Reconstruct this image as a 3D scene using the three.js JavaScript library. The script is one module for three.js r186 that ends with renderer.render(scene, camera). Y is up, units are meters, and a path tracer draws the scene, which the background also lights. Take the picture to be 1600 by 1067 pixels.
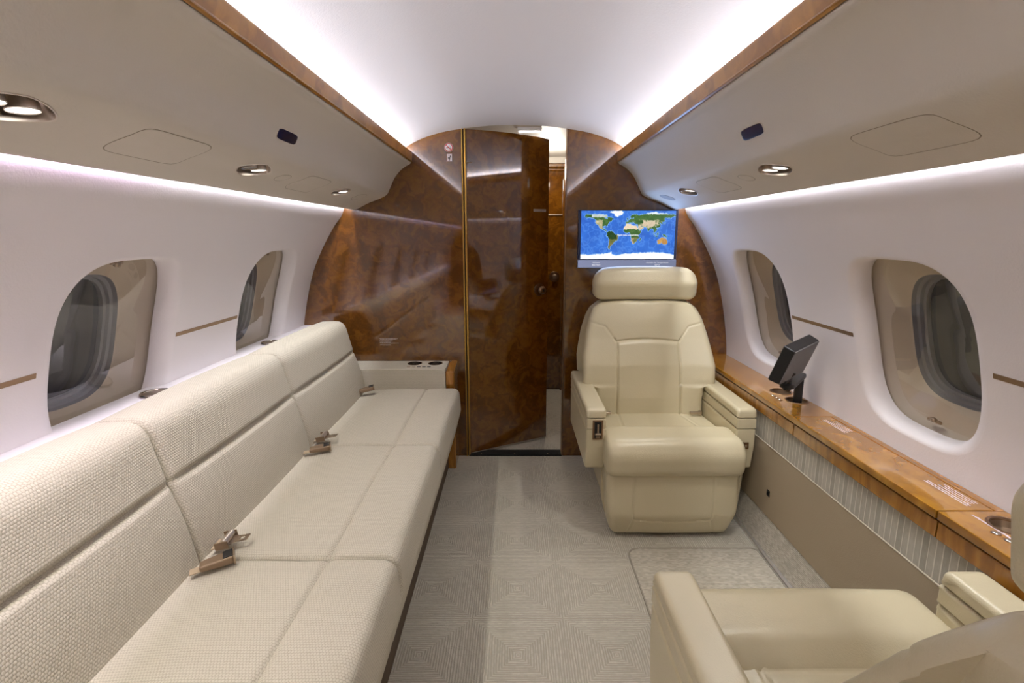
import * as THREE from 'three';
import { RectAreaLightUniformsLib } from 'three/addons/lights/RectAreaLightUniformsLib.js';
import { mergeGeometries } from 'three/addons/utils/BufferGeometryUtils.js';

// ------------------------------------------------------------------ camera, light, exposure
const scene = new THREE.Scene();
scene.background = new THREE.Color(0.004, 0.0045, 0.007);
const camera = new THREE.PerspectiveCamera(2 * Math.atan(533.5 / 740) * 180 / Math.PI, 1600 / 1067, 0.02, 60);
camera.setViewOffset(1600, 1067, -4, 40.27, 1600, 1067);
camera.position.set(0, 1.3017, 0);
camera.rotation.x = -9.605 * Math.PI / 180;
camera.updateProjectionMatrix();
scene.add(camera);
const renderer = new THREE.WebGLRenderer({ antialias: true });
renderer.toneMapping = THREE.LinearToneMapping;
renderer.toneMappingExposure = 1.03;
renderer.shadowMap.enabled = true;
RectAreaLightUniformsLib.init();

const COVE = 58, WASH = 125, SPOT = 0.7, SCREEN = 3.5, LOBBY = 0.8;      // light levels
const COVE_COLOR = [0.90, 0.93, 1.0], WASH_COLOR = [0.90, 0.93, 1.0], SPOT_COLOR = [1.0, 0.97, 0.88];
const ZF = -2.66, ZB = 3.4;                                              // forward bulkhead, rear bulkhead

// a long strip of light along z, at (x, y), shining towards (dx, dy)
function strip(x, y, z0, z1, w, dx, dy, level, color) {
  const l = new THREE.RectAreaLight(new THREE.Color().setRGB(...color), level, w, z1 - z0);
  l.position.set(x, y, (z0 + z1) / 2); l.up.set(0, 0, 1);
  l.lookAt(x + dx, y + dy, (z0 + z1) / 2);
  l.name = 'strip_light'; scene.add(l);
  return l;
}
for (const m of [-1, 1]) {
  strip(m * 0.6, 1.738, ZF + 0.01, ZB - 0.01, 0.02, -m * 0.85, 0.52, COVE, COVE_COLOR);
  if (m < 0) {
    strip(m * 0.9045, 1.526, ZF + 0.002, -1.25, 0.010, m * 0.16, -0.98, WASH, WASH_COLOR);
    strip(m * 0.9045, 1.526, -1.25, ZB - 0.01, 0.010, m * 0.16, -0.98, WASH, [0.90, 0.75, 1.0]);
  } else strip(m * 0.9045, 1.526, ZF + 0.002, ZB - 0.01, 0.010, m * 0.16, -0.98, WASH, WASH_COLOR);
}

// ------------------------------------------------------------------ helpers
const used = {};
const numbered = (n) => { const k = used[n] = (used[n] ?? -1) + 1; return k ? `${n}_${String(k).padStart(3, '0')}` : n; };
const R = (d) => d * Math.PI / 180;
const lerp = (a, b, t) => a + (b - a) * t;
const clamp = (x, a, b) => Math.min(b, Math.max(a, x));
const smooth = (a, b, x) => { const t = clamp((x - a) / (b - a), 0, 1); return t * t * (3 - 2 * t); };
const gauss = (x, w) => Math.exp(-(x * x) / (w * w));
let seed = 7;
const rnd = () => { seed = (seed * 1664525 + 1013904223) >>> 0; return seed / 4294967296; };
const V = (x, y, z) => new THREE.Vector3(x, y, z);

// un-indexed copy with smoothed normals (creased above an angle) and uv in metres from the main axis of each face
function finish(g, crease = 40) {
  g = g.index ? g.toNonIndexed() : g;
  const p = g.attributes.position, n = p.count, cosA = Math.cos(R(crease));
  const fn = new Float32Array(n), keys = new Map(), ids = new Int32Array(n), uv = new Float32Array(n * 2), nor = new Float32Array(n * 3);
  const a = V(), b = V(), c = V(), lists = [];
  const F = [];
  for (let i = 0; i < n; i += 3) {
    a.fromBufferAttribute(p, i); b.fromBufferAttribute(p, i + 1); c.fromBufferAttribute(p, i + 2);
    const f = b.clone().sub(a).cross(c.clone().sub(a)); F.push(f);
    const ax = Math.abs(f.x), ay = Math.abs(f.y), az = Math.abs(f.z);
    for (let k = 0; k < 3; k++) {
      const x = p.getX(i + k), y = p.getY(i + k), z = p.getZ(i + k), j = (i + k) * 2;
      if (ay >= ax && ay >= az) { uv[j] = x; uv[j + 1] = -z; } else if (ax >= az) { uv[j] = -z; uv[j + 1] = y; } else { uv[j] = x; uv[j + 1] = y; }
      const key = Math.round(x * 5e4) + ',' + Math.round(y * 5e4) + ',' + Math.round(z * 5e4);
      let id = keys.get(key); if (id === undefined) { id = lists.length; keys.set(key, id); lists.push([]); }
      ids[i + k] = id; lists[id].push(i / 3);
    }
  }
  const len = F.map((f) => f.length() || 1e-12);
  for (let i = 0; i < n; i++) {
    const t = (i / 3) | 0, f = F[t]; let x = 0, y = 0, z = 0;
    for (const q of lists[ids[i]]) { const h = F[q]; if (f.dot(h) >= cosA * len[t] * len[q]) { x += h.x; y += h.y; z += h.z; } }
    const l = Math.hypot(x, y, z) || 1; nor[i * 3] = x / l; nor[i * 3 + 1] = y / l; nor[i * 3 + 2] = z / l;
  }
  const o = new THREE.BufferGeometry();
  o.setAttribute('position', new THREE.BufferAttribute(new Float32Array(p.array), 3));
  o.setAttribute('normal', new THREE.BufferAttribute(nor, 3));
  o.setAttribute('uv', new THREE.BufferAttribute(uv, 2));
  return o;
}
function mirrorX(g) {           // the other side of the cabin
  g = g.index ? g.toNonIndexed() : g.clone();
  const p = g.attributes.position.array;
  for (let i = 0; i < p.length; i += 9) {
    for (let k = 0; k < 9; k += 3) p[i + k] *= -1;
    for (let k = 0; k < 3; k++) { const t = p[i + 3 + k]; p[i + 3 + k] = p[i + 6 + k]; p[i + 6 + k] = t; }
  }
  const o = new THREE.BufferGeometry(); o.setAttribute('position', new THREE.BufferAttribute(p, 3)); return o;
}
const posOnly = (g) => { const h = g.index ? g.toNonIndexed() : g; const o = new THREE.BufferGeometry(); o.setAttribute('position', h.attributes.position.clone()); return o; };
const join = (...gs) => mergeGeometries(gs.flat().map(posOnly));
const at = (g, x, y, z, rx = 0, ry = 0, rz = 0) => { g = posOnly(g); g.applyMatrix4(new THREE.Matrix4().makeRotationFromEuler(new THREE.Euler(rx, ry, rz)).setPosition(x, y, z)); return g; };
function warp(g, f) { const p = g.attributes.position, v = V(); for (let i = 0; i < p.count; i++) { v.fromBufferAttribute(p, i); f(v); p.setXYZ(i, v.x, v.y, v.z); } return g; }

function tag(o, label, category, group) { o.userData = { label, category }; if (group) o.userData.group = group; return o; }
function mesh(name, g, m, parent, crease = 40) {
  const o = new THREE.Mesh(g.attributes.uv && g.attributes.normal ? g : finish(g, crease), m);
  o.name = numbered(name); o.castShadow = o.receiveShadow = true; (parent ?? scene).add(o); return o;
}
function thing(name, label, category, [x, y, z] = [0, 0, 0], ry = 0, group) {
  const o = new THREE.Group(); o.name = numbered(name); o.position.set(x, y, z); o.rotation.y = ry; scene.add(o);
  return tag(o, label, category, group);
}
function struct(name, g, m, crease) { const o = mesh(name, g, m, scene, crease); o.userData.kind = 'structure'; return o; }
function structGroup(name) { const o = new THREE.Group(); o.name = numbered(name); o.userData.kind = 'structure'; scene.add(o); return o; }

// box with rounded edges, centred
function rbox(w, h, d, r, m = 3, n = 1) {
  r = Math.min(r, w / 2 - 1e-4, h / 2 - 1e-4, d / 2 - 1e-4);
  const band = []; for (let k = 0; k <= m; k++) band.push(Math.tan(k / m * Math.PI / 4));
  const axis = (L) => { const o = [], i = L / 2 - r; for (let k = m; k >= 1; k--) o.push(-i - r * band[k]); for (let k = 0; k <= n; k++) o.push(-i + 2 * i * k / n); for (let k = 1; k <= m; k++) o.push(i + r * band[k]); return o; };
  const X = axis(w), Y = axis(h), Z = axis(d), pos = [];
  const put = (x, y, z) => {
    const ix = clamp(x, -w / 2 + r, w / 2 - r), iy = clamp(y, -h / 2 + r, h / 2 - r), iz = clamp(z, -d / 2 + r, d / 2 - r);
    const l = Math.hypot(x - ix, y - iy, z - iz) || 1; pos.push(ix + (x - ix) * r / l, iy + (y - iy) * r / l, iz + (z - iz) * r / l);
  };
  const face = (U, W, f) => { for (let i = 0; i < U.length - 1; i++) for (let j = 0; j < W.length - 1; j++) { const q = [[U[i], W[j]], [U[i + 1], W[j]], [U[i + 1], W[j + 1]], [U[i], W[j + 1]]]; for (const k of [0, 1, 2, 0, 2, 3]) put(...f(...q[k])); } };
  face(X, Y, (u, v) => [u, v, d / 2]); face(X, Y, (u, v) => [-u, v, -d / 2]);
  face(Z, Y, (u, v) => [w / 2, v, -u]); face(Z, Y, (u, v) => [-w / 2, v, u]);
  face(X, Z, (u, v) => [u, h / 2, -v]); face(X, Z, (u, v) => [u, -h / 2, v]);
  const g = new THREE.BufferGeometry(); g.setAttribute('position', new THREE.Float32BufferAttribute(pos, 3)); return g;
}
// polygon with rounded corners ([x, y, radius]) cut into short sides; counter-clockwise
function roundPoly(pts, seg = 6, max = 0.02) {
  const out = [], n = pts.length;
  for (let i = 0; i < n; i++) {
    const [x, y, r = 0] = pts[i], a = pts[(i + n - 1) % n], b = pts[(i + 1) % n];
    let ux = a[0] - x, uy = a[1] - y, vx = b[0] - x, vy = b[1] - y; const lu = Math.hypot(ux, uy), lv = Math.hypot(vx, vy); ux /= lu; uy /= lu; vx /= lv; vy /= lv;
    if (!r) { out.push([x, y]); continue; }
    const half = Math.acos(clamp(ux * vx + uy * vy, -1, 1)) / 2, t = Math.min(r / Math.tan(half), lu * 0.49, lv * 0.49);
    for (let k = 0; k <= seg; k++) { const s = k / seg, c0 = (1 - s) * (1 - s), c1 = 2 * s * (1 - s), c2 = s * s; out.push([c0 * (x + ux * t) + c1 * x + c2 * (x + vx * t), c0 * (y + uy * t) + c1 * y + c2 * (y + vy * t)]); }
  }
  const res = [];
  for (let i = 0; i < out.length; i++) { const a = out[i], b = out[(i + 1) % out.length], l = Math.hypot(b[0] - a[0], b[1] - a[1]); if (l < 1e-6) continue; const k = Math.max(1, Math.ceil(l / max)); for (let j = 0; j < k; j++) res.push([lerp(a[0], b[0], j / k), lerp(a[1], b[1], j / k)]); }
  return res;
}
// closed profile (u, v) swept along w from w0 to w1 with ends rounded by r; map turns (u, v, w) into a point
function loaf(prof, w0, w1, r, nw, map = (u, v, w) => [u, v, w], m = 5) {
  const n = prof.length; let area = 0;
  for (let i = 0; i < n; i++) { const a = prof[i], b = prof[(i + 1) % n]; area += a[0] * b[1] - a[1] * b[0]; }
  const sg = area > 0 ? 1 : -1;
  const nm = prof.map((p, i) => { const a = prof[(i + n - 1) % n], b = prof[(i + 1) % n], dx = b[0] - a[0], dy = b[1] - a[1], l = Math.hypot(dx, dy) || 1; return [sg * dy / l, -sg * dx / l]; });
  const rings = [];
  const ring = (w, inset) => rings.push(prof.map((p, i) => [p[0] - nm[i][0] * inset, p[1] - nm[i][1] * inset, w]));
  if (r > 0) for (let k = 0; k < m; k++) { const a = k / m * Math.PI / 2; ring(w0 + r * (1 - Math.cos(a)), r * (1 - Math.sin(a))); }
  for (let k = 0; k <= nw; k++) ring(lerp(w0 + r, w1 - r, k / nw), 0);
  if (r > 0) for (let k = m - 1; k >= 0; k--) { const a = k / m * Math.PI / 2; ring(w1 - r * (1 - Math.cos(a)), r * (1 - Math.sin(a))); }
  const pos = [], put = (q) => pos.push(...map(...q));
  const tri = (a, b, c) => { if (sg > 0) { put(a); put(b); put(c); } else { put(a); put(c); put(b); } };
  for (let k = 0; k < rings.length - 1; k++) for (let i = 0; i < n; i++) { const j = (i + 1) % n, A = rings[k][i], B = rings[k][j], C = rings[k + 1][j], D = rings[k + 1][i]; tri(A, B, C); tri(A, C, D); }
  const cap = THREE.ShapeUtils.triangulateShape(rings[0].map((q) => new THREE.Vector2(q[0], q[1])), []);
  const L = rings[rings.length - 1];
  for (const [a, b, c] of cap) { put(rings[0][a]); put(rings[0][c]); put(rings[0][b]); put(L[a]); put(L[b]); put(L[c]); }
  const g = new THREE.BufferGeometry(); g.setAttribute('position', new THREE.Float32BufferAttribute(pos, 3)); return g;
}
const prism = (pts, z0, z1, nz = 1) => loaf(pts, z0, z1, 0, nz);
const rects = (x0, x1, y0, y1, r, seg = 4, max = 1) => roundPoly([[x0, y0, r], [x1, y0, r], [x1, y1, r], [x0, y1, r]], seg, max);
// flat plate from an outline (and holes), thickness along +z
function plate(pts, t, holes = [], bevel = 0) {
  const s = new THREE.Shape(pts.map((p) => new THREE.Vector2(...p)));
  for (const h of holes) s.holes.push(new THREE.Path(h.map((p) => new THREE.Vector2(...p))));
  return posOnly(new THREE.ExtrudeGeometry(s, { depth: t - 2 * bevel, bevelEnabled: bevel > 0, bevelThickness: bevel, bevelSize: bevel, bevelOffset: -bevel, bevelSegments: 2, curveSegments: 12 }).translate(0, 0, bevel));
}
const circle = (x, y, r, n = 36) => Array.from({ length: n }, (_, i) => [x + r * Math.cos(i / n * 2 * Math.PI), y + r * Math.sin(i / n * 2 * Math.PI)]);
const lathe = (pts, n = 40) => posOnly(new THREE.LatheGeometry(pts.map((p) => new THREE.Vector2(Math.max(p[0], 1e-5), p[1])), n));
const rod = (a, b, r, n = 12) => { const d = b.clone().sub(a), g = new THREE.CylinderGeometry(r, r, d.length(), n); g.applyQuaternion(new THREE.Quaternion().setFromUnitVectors(V(0, 1, 0), d.clone().normalize())); const c = a.clone().add(b).multiplyScalar(0.5); return posOnly(g.translate(c.x, c.y, c.z)); };
const tube = (pts, r, n = 40, k = 8, closed = false) => posOnly(new THREE.TubeGeometry(new THREE.CatmullRomCurve3(pts, closed), n, r, k, closed));

// a profile curve through (x, y) points with arc length s; P(z, s, d): a point d beyond the surface, away from the cabin
function profile(pts) {
  const c = new THREE.CatmullRomCurve3(pts.map(([x, y]) => V(x, y, 0)), false, 'centripetal'), N = 600, q = c.getPoints(N), S = [0];
  for (let i = 1; i <= N; i++) S.push(S[i - 1] + q[i].distanceTo(q[i - 1]));
  const L = S[N];
  const pt = (s) => { s = clamp(s, 0, L); let lo = 0, hi = N; while (hi - lo > 1) { const m = (lo + hi) >> 1; if (S[m] <= s) lo = m; else hi = m; } const t = (s - S[lo]) / (S[hi] - S[lo] || 1); return [lerp(q[lo].x, q[hi].x, t), lerp(q[lo].y, q[hi].y, t)]; };
  const nrm = (s) => { const a = pt(s - 0.004), b = pt(s + 0.004), dx = b[0] - a[0], dy = b[1] - a[1], l = Math.hypot(dx, dy); return [dy / l, -dx / l]; };
  const P = (z, s, d = 0) => { const [x, y] = pt(s); if (!d) return V(x, y, z); const [nx, ny] = nrm(s); return V(x + nx * d, y + ny * d, z); };
  const sAt = (f) => { let best = 0, bv = 1e9; for (let i = 0; i <= N; i++) { const v = Math.abs(f(q[i].x, q[i].y)); if (v < bv) { bv = v; best = S[i]; } } return best; };
  return { L, pt, nrm, P, sY: (y) => sAt((a, b) => b - y), sX: (x) => sAt((a) => a - x) };
}
const superR = (t, a, b, n) => Math.pow(Math.pow(Math.abs(Math.cos(t)) / a, n) + Math.pow(Math.abs(Math.sin(t)) / b, n), -1 / n);
const superRing = (a, b, n, k = 112) => Array.from({ length: k }, (_, i) => { const t = i / k * 2 * Math.PI, r = superR(t, a, b, n); return [r * Math.cos(t), r * Math.sin(t)]; });
// the part of a profile surface between z0..z1, s0..s1 with a super-elliptic hole
function bay(P, z0, z1, s0, s1, zc, sc, a, b, n, rings = 14) {
  const th = []; for (let i = 0; i < 112; i++) th.push(i / 112 * 2 * Math.PI);
  for (const [z, s] of [[z0, s0], [z1, s0], [z1, s1], [z0, s1]]) th.push((Math.atan2(s - sc, z - zc) + 2 * Math.PI) % (2 * Math.PI));
  th.sort((x, y) => x - y);
  const row = (t) => {
    const c = Math.cos(t), s = Math.sin(t), ri = superR(t, a, b, n);
    const ro = Math.min(c > 1e-9 ? (z1 - zc) / c : c < -1e-9 ? (z0 - zc) / c : 1e9, s > 1e-9 ? (s1 - sc) / s : s < -1e-9 ? (s0 - sc) / s : 1e9);
    return Array.from({ length: rings + 1 }, (_, k) => { const q = lerp(ri, ro, Math.pow(k / rings, 1.3)); return P(zc + q * c, sc + q * s); });
  };
  const rows = th.map(row), pos = [];
  for (let i = 0; i < rows.length; i++) { const A = rows[i], B = rows[(i + 1) % rows.length]; for (let k = 0; k < rings; k++) for (const v of [A[k], B[k + 1], A[k + 1], A[k], B[k], B[k + 1]]) pos.push(v.x, v.y, v.z); }
  const g = new THREE.BufferGeometry(); g.setAttribute('position', new THREE.Float32BufferAttribute(pos, 3)); return g;
}
function sheet(P, z0, z1, s0, s1, nz, ns) {
  const pos = [];
  for (let i = 0; i < nz; i++) for (let j = 0; j < ns; j++) { const q = (a, b) => P(lerp(z0, z1, a / nz), lerp(s0, s1, b / ns)); const A = q(i, j), B = q(i + 1, j), C = q(i + 1, j + 1), D = q(i, j + 1); for (const v of [A, C, B, A, D, C]) pos.push(v.x, v.y, v.z); }
  const g = new THREE.BufferGeometry(); g.setAttribute('position', new THREE.Float32BufferAttribute(pos, 3)); return g;
}
// closed rings of points joined one to the next; fill closes the last one
function ringLoft(rings, fill = false) {
  const pos = [], n = rings[0].length, put = (v) => pos.push(v.x, v.y, v.z);
  for (let k = 0; k < rings.length - 1; k++) for (let i = 0; i < n; i++) { const j = (i + 1) % n; for (const v of [rings[k][i], rings[k + 1][j], rings[k][j], rings[k][i], rings[k + 1][i], rings[k + 1][j]]) put(v); }
  if (fill) { const q = rings[rings.length - 1], c = V(); q.forEach((v) => c.add(v)); c.divideScalar(n); for (let s = 0; s < 6; s++) for (let i = 0; i < n; i++) { const j = (i + 1) % n, f = (v, t) => v.clone().lerp(c, t); const a = s / 6, b = (s + 1) / 6; for (const v of [f(q[i], a), f(q[j], b), f(q[j], a), f(q[i], a), f(q[i], b), f(q[j], b)]) put(v); } }
  const g = new THREE.BufferGeometry(); g.setAttribute('position', new THREE.Float32BufferAttribute(pos, 3)); return g;
}

// ------------------------------------------------------------------ textures
const hash = (x, y, s) => { let h = (x * 374761393 + y * 668265263 + s * 974634777) | 0; h = Math.imul(h ^ (h >>> 13), 1274126177); h ^= h >>> 16; return (h >>> 0) / 4294967296; };
function vnoise(x, y, px, py, s) {
  const xi = Math.floor(x), yi = Math.floor(y), fx = x - xi, fy = y - yi, u = fx * fx * fx * (fx * (fx * 6 - 15) + 10), v = fy * fy * fy * (fy * (fy * 6 - 15) + 10);
  const w = (a, p) => ((a % p) + p) % p;
  return lerp(lerp(hash(w(xi, px), w(yi, py), s), hash(w(xi + 1, px), w(yi, py), s), u), lerp(hash(w(xi, px), w(yi + 1, py), s), hash(w(xi + 1, px), w(yi + 1, py), s), u), v);
}
function fbm(x, y, px, py, s, o = 4) { let a = 0, k = 0.5, t = 0; for (let i = 0; i < o; i++) { a += k * vnoise(x, y, px, py, s + i); t += k; x *= 2; y *= 2; px *= 2; py *= 2; k *= 0.5; } return a / t; }
function tex(w, h, size, f, srgb = true, sizeY = size) {
  const d = new Uint8Array(w * h * 4);
  for (let y = 0; y < h; y++) for (let x = 0; x < w; x++) { const c = f(x / w, y / h), i = (y * w + x) * 4; if (typeof c === 'number') { d[i] = d[i + 1] = d[i + 2] = clamp(c * 255, 0, 255); } else { d[i] = clamp(c[0], 0, 255); d[i + 1] = clamp(c[1], 0, 255); d[i + 2] = clamp(c[2], 0, 255); } d[i + 3] = 255; }
  const t = new THREE.DataTexture(d, w, h); t.wrapS = t.wrapT = THREE.RepeatWrapping; t.magFilter = THREE.LinearFilter; t.minFilter = THREE.LinearMipmapLinearFilter; t.generateMipmaps = true;
  if (srgb) t.colorSpace = THREE.SRGBColorSpace; t.repeat.set(1 / size, 1 / sizeY); t.needsUpdate = true; return t;
}
const mix3 = (a, b, t) => [lerp(a[0], b[0], t), lerp(a[1], b[1], t), lerp(a[2], b[2], t)];
function burl(lo, mid, hi, stretch, s, F) {       // mottled burl veneer with fine figure
  return tex(1024, 1024, 0.9, (u, v) => {
    const x = u * F, y = v * F * stretch, py = F * stretch;
    const wx = fbm(x, y, F, py, s, 4), wy = fbm(x, y, F, py, s + 9, 4);
    const a = fbm(x * 2 + wx * 4, y * 2 + wy * 4, 2 * F, 2 * py, s + 20, 5);
    const figure = 0.5 + 0.5 * Math.sin((a * 9 + wx * 6) * 6.283);
    const fine = fbm(x * 8 + wy * 8, y * 8 + wx * 8, 8 * F, 8 * py, s + 33, 3);
    const t = clamp(0.10 + 0.85 * smooth(0.25, 0.75, a) + 0.08 * (figure - 0.5) + 0.3 * (fine - 0.5), 0, 1);
    const c = t < 0.5 ? mix3(lo, mid, t * 2) : mix3(mid, hi, t * 2 - 1);
    return c;
  });
}
const burlDark = burl([88, 51, 10], [102, 60, 13], [118, 73, 18], 1, 11, 12);
const burlGold = burl([144, 94, 20], [162, 109, 27], [178, 124, 36], 1, 51, 6);
const grainGold = tex(512, 512, 0.5, (u, v) => { const w = fbm(u * 3, v * 6, 3, 6, 5, 3), a = fbm(u * 40 + w * 3, v * 4 + w, 40, 4, 8, 4); return mix3([136, 86, 22], [174, 118, 42], clamp(a * 1.5 - 0.25, 0, 1)); });
const fine = (size, f, s, o = 3) => tex(256, 256, size, (u, v) => fbm(u * f, v * f, f, f, s, o), false);
const leatherBump = fine(0.06, 30, 3, 2), linerBump = fine(0.12, 36, 4, 2);
const weave = (u, v) => { const n = 16, x = u * n, y = v * n, r = Math.floor(y), ox = (x + (r % 2) * 0.5) % 1, oy = y % 1; const k = Math.pow(Math.sin(Math.PI * ox), 0.7) * Math.pow(Math.sin(Math.PI * oy), 0.6); return 0.75 * k + 0.25 * fbm(u * 48, v * 48, 48, 48, 6, 2); };
const fabricBump = tex(512, 512, 0.1, weave, false);
const fabricMap = tex(512, 512, 0.1, (u, v) => { const k = smooth(0.15, 0.6, weave(u, v)), n = fbm(u * 24, v * 24, 24, 24, 12, 2); return mix3([174, 166, 147], [207, 199, 182], clamp(k * 0.85 + n * 0.25, 0, 1)); });
const CT = [0.312, 0.286];                   // carpet figure: nested squares
const carpetFig = (s) => (u, v) => {
  const cx = Math.abs(u - 0.5), cy = Math.abs(v - 0.5), d = Math.max(cx, cy), along = cx > cy ? v : u;
  const q = d * 2 * 19 + 0.35 * (vnoise(along * 9, d * 30, 9, 997, s + 8) - 0.5), row = Math.floor(q), yarn = Math.pow(0.5 + 0.5 * Math.sin((q - row) * 2 * Math.PI - 1.57), 1.5);
  const slub = vnoise(along * 26, row * 7.31 + (cx > cy ? 50 : 0), 26, 9973, s), tone = hash(row, cx > cy ? 1 : 2, s);
  return { h: 0.6 * yarn + 0.4 * fbm(u * 70, v * 70, 70, 70, s, 2), c: clamp(0.22 + yarn * (0.25 + 0.55 * slub) + 0.14 * (tone - 0.5) + (cx > cy ? 0 : 0.06) + 0.12 * (fbm(u * 80, v * 80, 80, 80, s + 2, 2) - 0.5), 0, 1) };
};
const carpetF = carpetFig(40);
const carpetMap = tex(1024, 1024, CT[0], (u, v) => mix3([162, 155, 140], [204, 197, 182], carpetF(u, v).c), true, CT[1]);
const carpetBump = tex(512, 512, CT[0], (u, v) => carpetF(u, v).h, false, CT[1]);
carpetMap.offset.set(-0.01 / CT[0] + 0.5, -1.292 / CT[1] + 0.5); carpetBump.offset.copy(carpetMap.offset);
const loopF = (u, v) => { const r = Math.floor(v * 40); return 0.5 * (0.5 + 0.5 * Math.sin(v * 80 * Math.PI)) + 0.8 * (vnoise(u * 20, r * 1.3, 20, 997, 71) - 0.3); };
const loopMap = tex(512, 512, 0.25, (u, v) => mix3([166, 158, 142], [202, 194, 178], clamp(loopF(u, v) + 0.2 * fbm(u * 60, v * 60, 60, 60, 3, 2), 0, 1)));
const loopBump = tex(512, 512, 0.25, loopF, false);
const ribMap = tex(512, 256, 0.36, (u, v) => { const n = 18, i = Math.floor(u * n), f = (u * n) % 1, e = smooth(0.0, 0.12, f) * (1 - smooth(0.88, 1, f)); const tone = hash(i, 3, 5), stripe = f < 0.16 ? 1 : 0; return mix3(mix3([150, 144, 130], [190, 184, 168], 0.3 + 0.6 * tone), [226, 220, 204], stripe * 0.8).map((c) => c * (0.93 + 0.07 * e) + 10 * (fbm(u * 80, v * 40, 80, 40, 9, 2) - 0.5)); });
const metalBrush = tex(128, 256, 0.03, (u, v) => 0.3 + 0.25 * vnoise(u * 3, v * 200, 3, 200, 2), false);

const std = (o) => new THREE.MeshStandardMaterial(o), phys = (o) => new THREE.MeshPhysicalMaterial(o);
const srgb = (r, g, b) => new THREE.Color().setRGB(r / 255, g / 255, b / 255, THREE.SRGBColorSpace);
const M = {
  leather: phys({ color: srgb(203, 191, 158), roughness: 0.36, bumpMap: leatherBump, bumpScale: 0.0003, clearcoat: 0.25, clearcoatRoughness: 0.3 }),
  seam: std({ color: srgb(150, 138, 108), roughness: 0.8 }),
  fabric: phys({ map: fabricMap, roughness: 0.95, bumpMap: fabricBump, bumpScale: 0.0009, sheen: 0.2, sheenRoughness: 0.6 }),
  liner: std({ color: srgb(236, 231, 233), roughness: 0.8, bumpMap: linerBump, bumpScale: 0.00022 }),
  ceiling: std({ color: srgb(232, 229, 234), roughness: 0.85, bumpMap: linerBump, bumpScale: 0.0002 }),
  bin: std({ color: srgb(212, 204, 192), roughness: 0.55, bumpMap: linerBump, bumpScale: 0.0002 }),
  binSeam: std({ color: srgb(150, 140, 122), roughness: 0.8 }),
  bulk: phys({ map: burlDark, roughness: 0.06, clearcoat: 1, clearcoatRoughness: 0.02, ior: 1.7 }),
  gold: phys({ map: burlGold, roughness: 0.3, clearcoat: 0.5, clearcoatRoughness: 0.03 }),
  ledge: phys({ map: burlGold, roughness: 0.2, clearcoat: 1, clearcoatRoughness: 0.03, ior: 1.6 }),
  grain: phys({ map: grainGold, roughness: 0.25, clearcoat: 1, clearcoatRoughness: 0.04 }),
  carpet: std({ map: carpetMap, roughness: 1, bumpMap: carpetBump, bumpScale: 0.002 }),
  loop: std({ map: loopMap, roughness: 1, bumpMap: loopBump, bumpScale: 0.002 }),
  hatchEdge: std({ color: srgb(150, 142, 128), roughness: 0.9 }),
  rib: std({ map: ribMap, roughness: 0.9, bumpMap: ribMap, bumpScale: 0.001 }),
  taupe: std({ color: srgb(170, 154, 128), roughness: 0.7, bumpMap: leatherBump, bumpScale: 0.0003 }),
  chrome: std({ color: srgb(205, 198, 190), metalness: 1, roughness: 0.16 }),
  nickel: std({ color: srgb(214, 204, 192), metalness: 1, roughness: 0.38 }),
  satin: std({ color: srgb(176, 160, 142), metalness: 1, roughness: 0.35 }),
  bronze: std({ color: srgb(150, 122, 96), metalness: 1, roughness: 0.3 }),
  brass: std({ color: srgb(206, 164, 84), metalness: 1, roughness: 0.28 }),
  groove: std({ color: srgb(150, 124, 98), metalness: 0.6, roughness: 0.4 }),
  belt: std({ color: srgb(136, 114, 90), roughness: 0.45, metalness: 0.3 }),
  webbing: std({ color: srgb(176, 156, 128), roughness: 0.9 }),
  black: std({ color: srgb(22, 21, 22), roughness: 0.4 }),
  blackMatte: std({ color: srgb(12, 11, 11), roughness: 0.8 }),
  grey: std({ color: srgb(96, 92, 92), roughness: 0.5 }),
  navy: phys({ color: srgb(20, 26, 62), roughness: 0.25, clearcoat: 1 }),
  white: std({ color: srgb(228, 224, 222), roughness: 0.6 }),
  cavity: std({ color: srgb(196, 182, 162), roughness: 0.6 }),
  gasket: std({ color: srgb(120, 120, 126), roughness: 0.4 }),
  glass: phys({ color: 0xffffff, transmission: 1, thickness: 0, roughness: 0, ior: 1.6 }),
  paper: std({ color: srgb(225, 220, 216), roughness: 0.6 }),
  shell: std({ color: srgb(60, 58, 56), roughness: 0.9 }),
  lens: std({ color: 0xffffff, emissive: new THREE.Color(1, 0.98, 0.94), emissiveIntensity: 3.5 }),
  lensOff: std({ color: srgb(60, 55, 50), roughness: 0.2 }),
  led: std({ color: 0xffffff, emissive: new THREE.Color(0.95, 0.93, 1), emissiveIntensity: 2 }),
};
for (const k in M) M[k].name = k;

// flat print: a thin plate whose front carries a drawn picture
function canvasTex(w, h, draw) { const c = document.createElement('canvas'); c.width = w; c.height = h; draw(c.getContext('2d'), w, h); const t = new THREE.CanvasTexture(c); t.colorSpace = THREE.SRGBColorSpace; return t; }
function printPlane(w, h, map, o = {}) {
  const g = new THREE.PlaneGeometry(w, h);
  return [g, std({ map, roughness: 0.5, transparent: !!o.alpha, alphaTest: 0, ...o.m })];
}
function dashRows(ctx, rows, color) {          // small print too small to read: rows of broken strokes
  ctx.fillStyle = color;
  for (const [x, y, w, h] of rows) { let q = x; while (q < x + w) { const l = 4 + rnd() * 12; ctx.fillRect(q, y + rnd() * h * 0.2, Math.min(l, x + w - q), h * (0.6 + 0.4 * rnd())); q += l + 2 + rnd() * 3; } }
}

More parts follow.
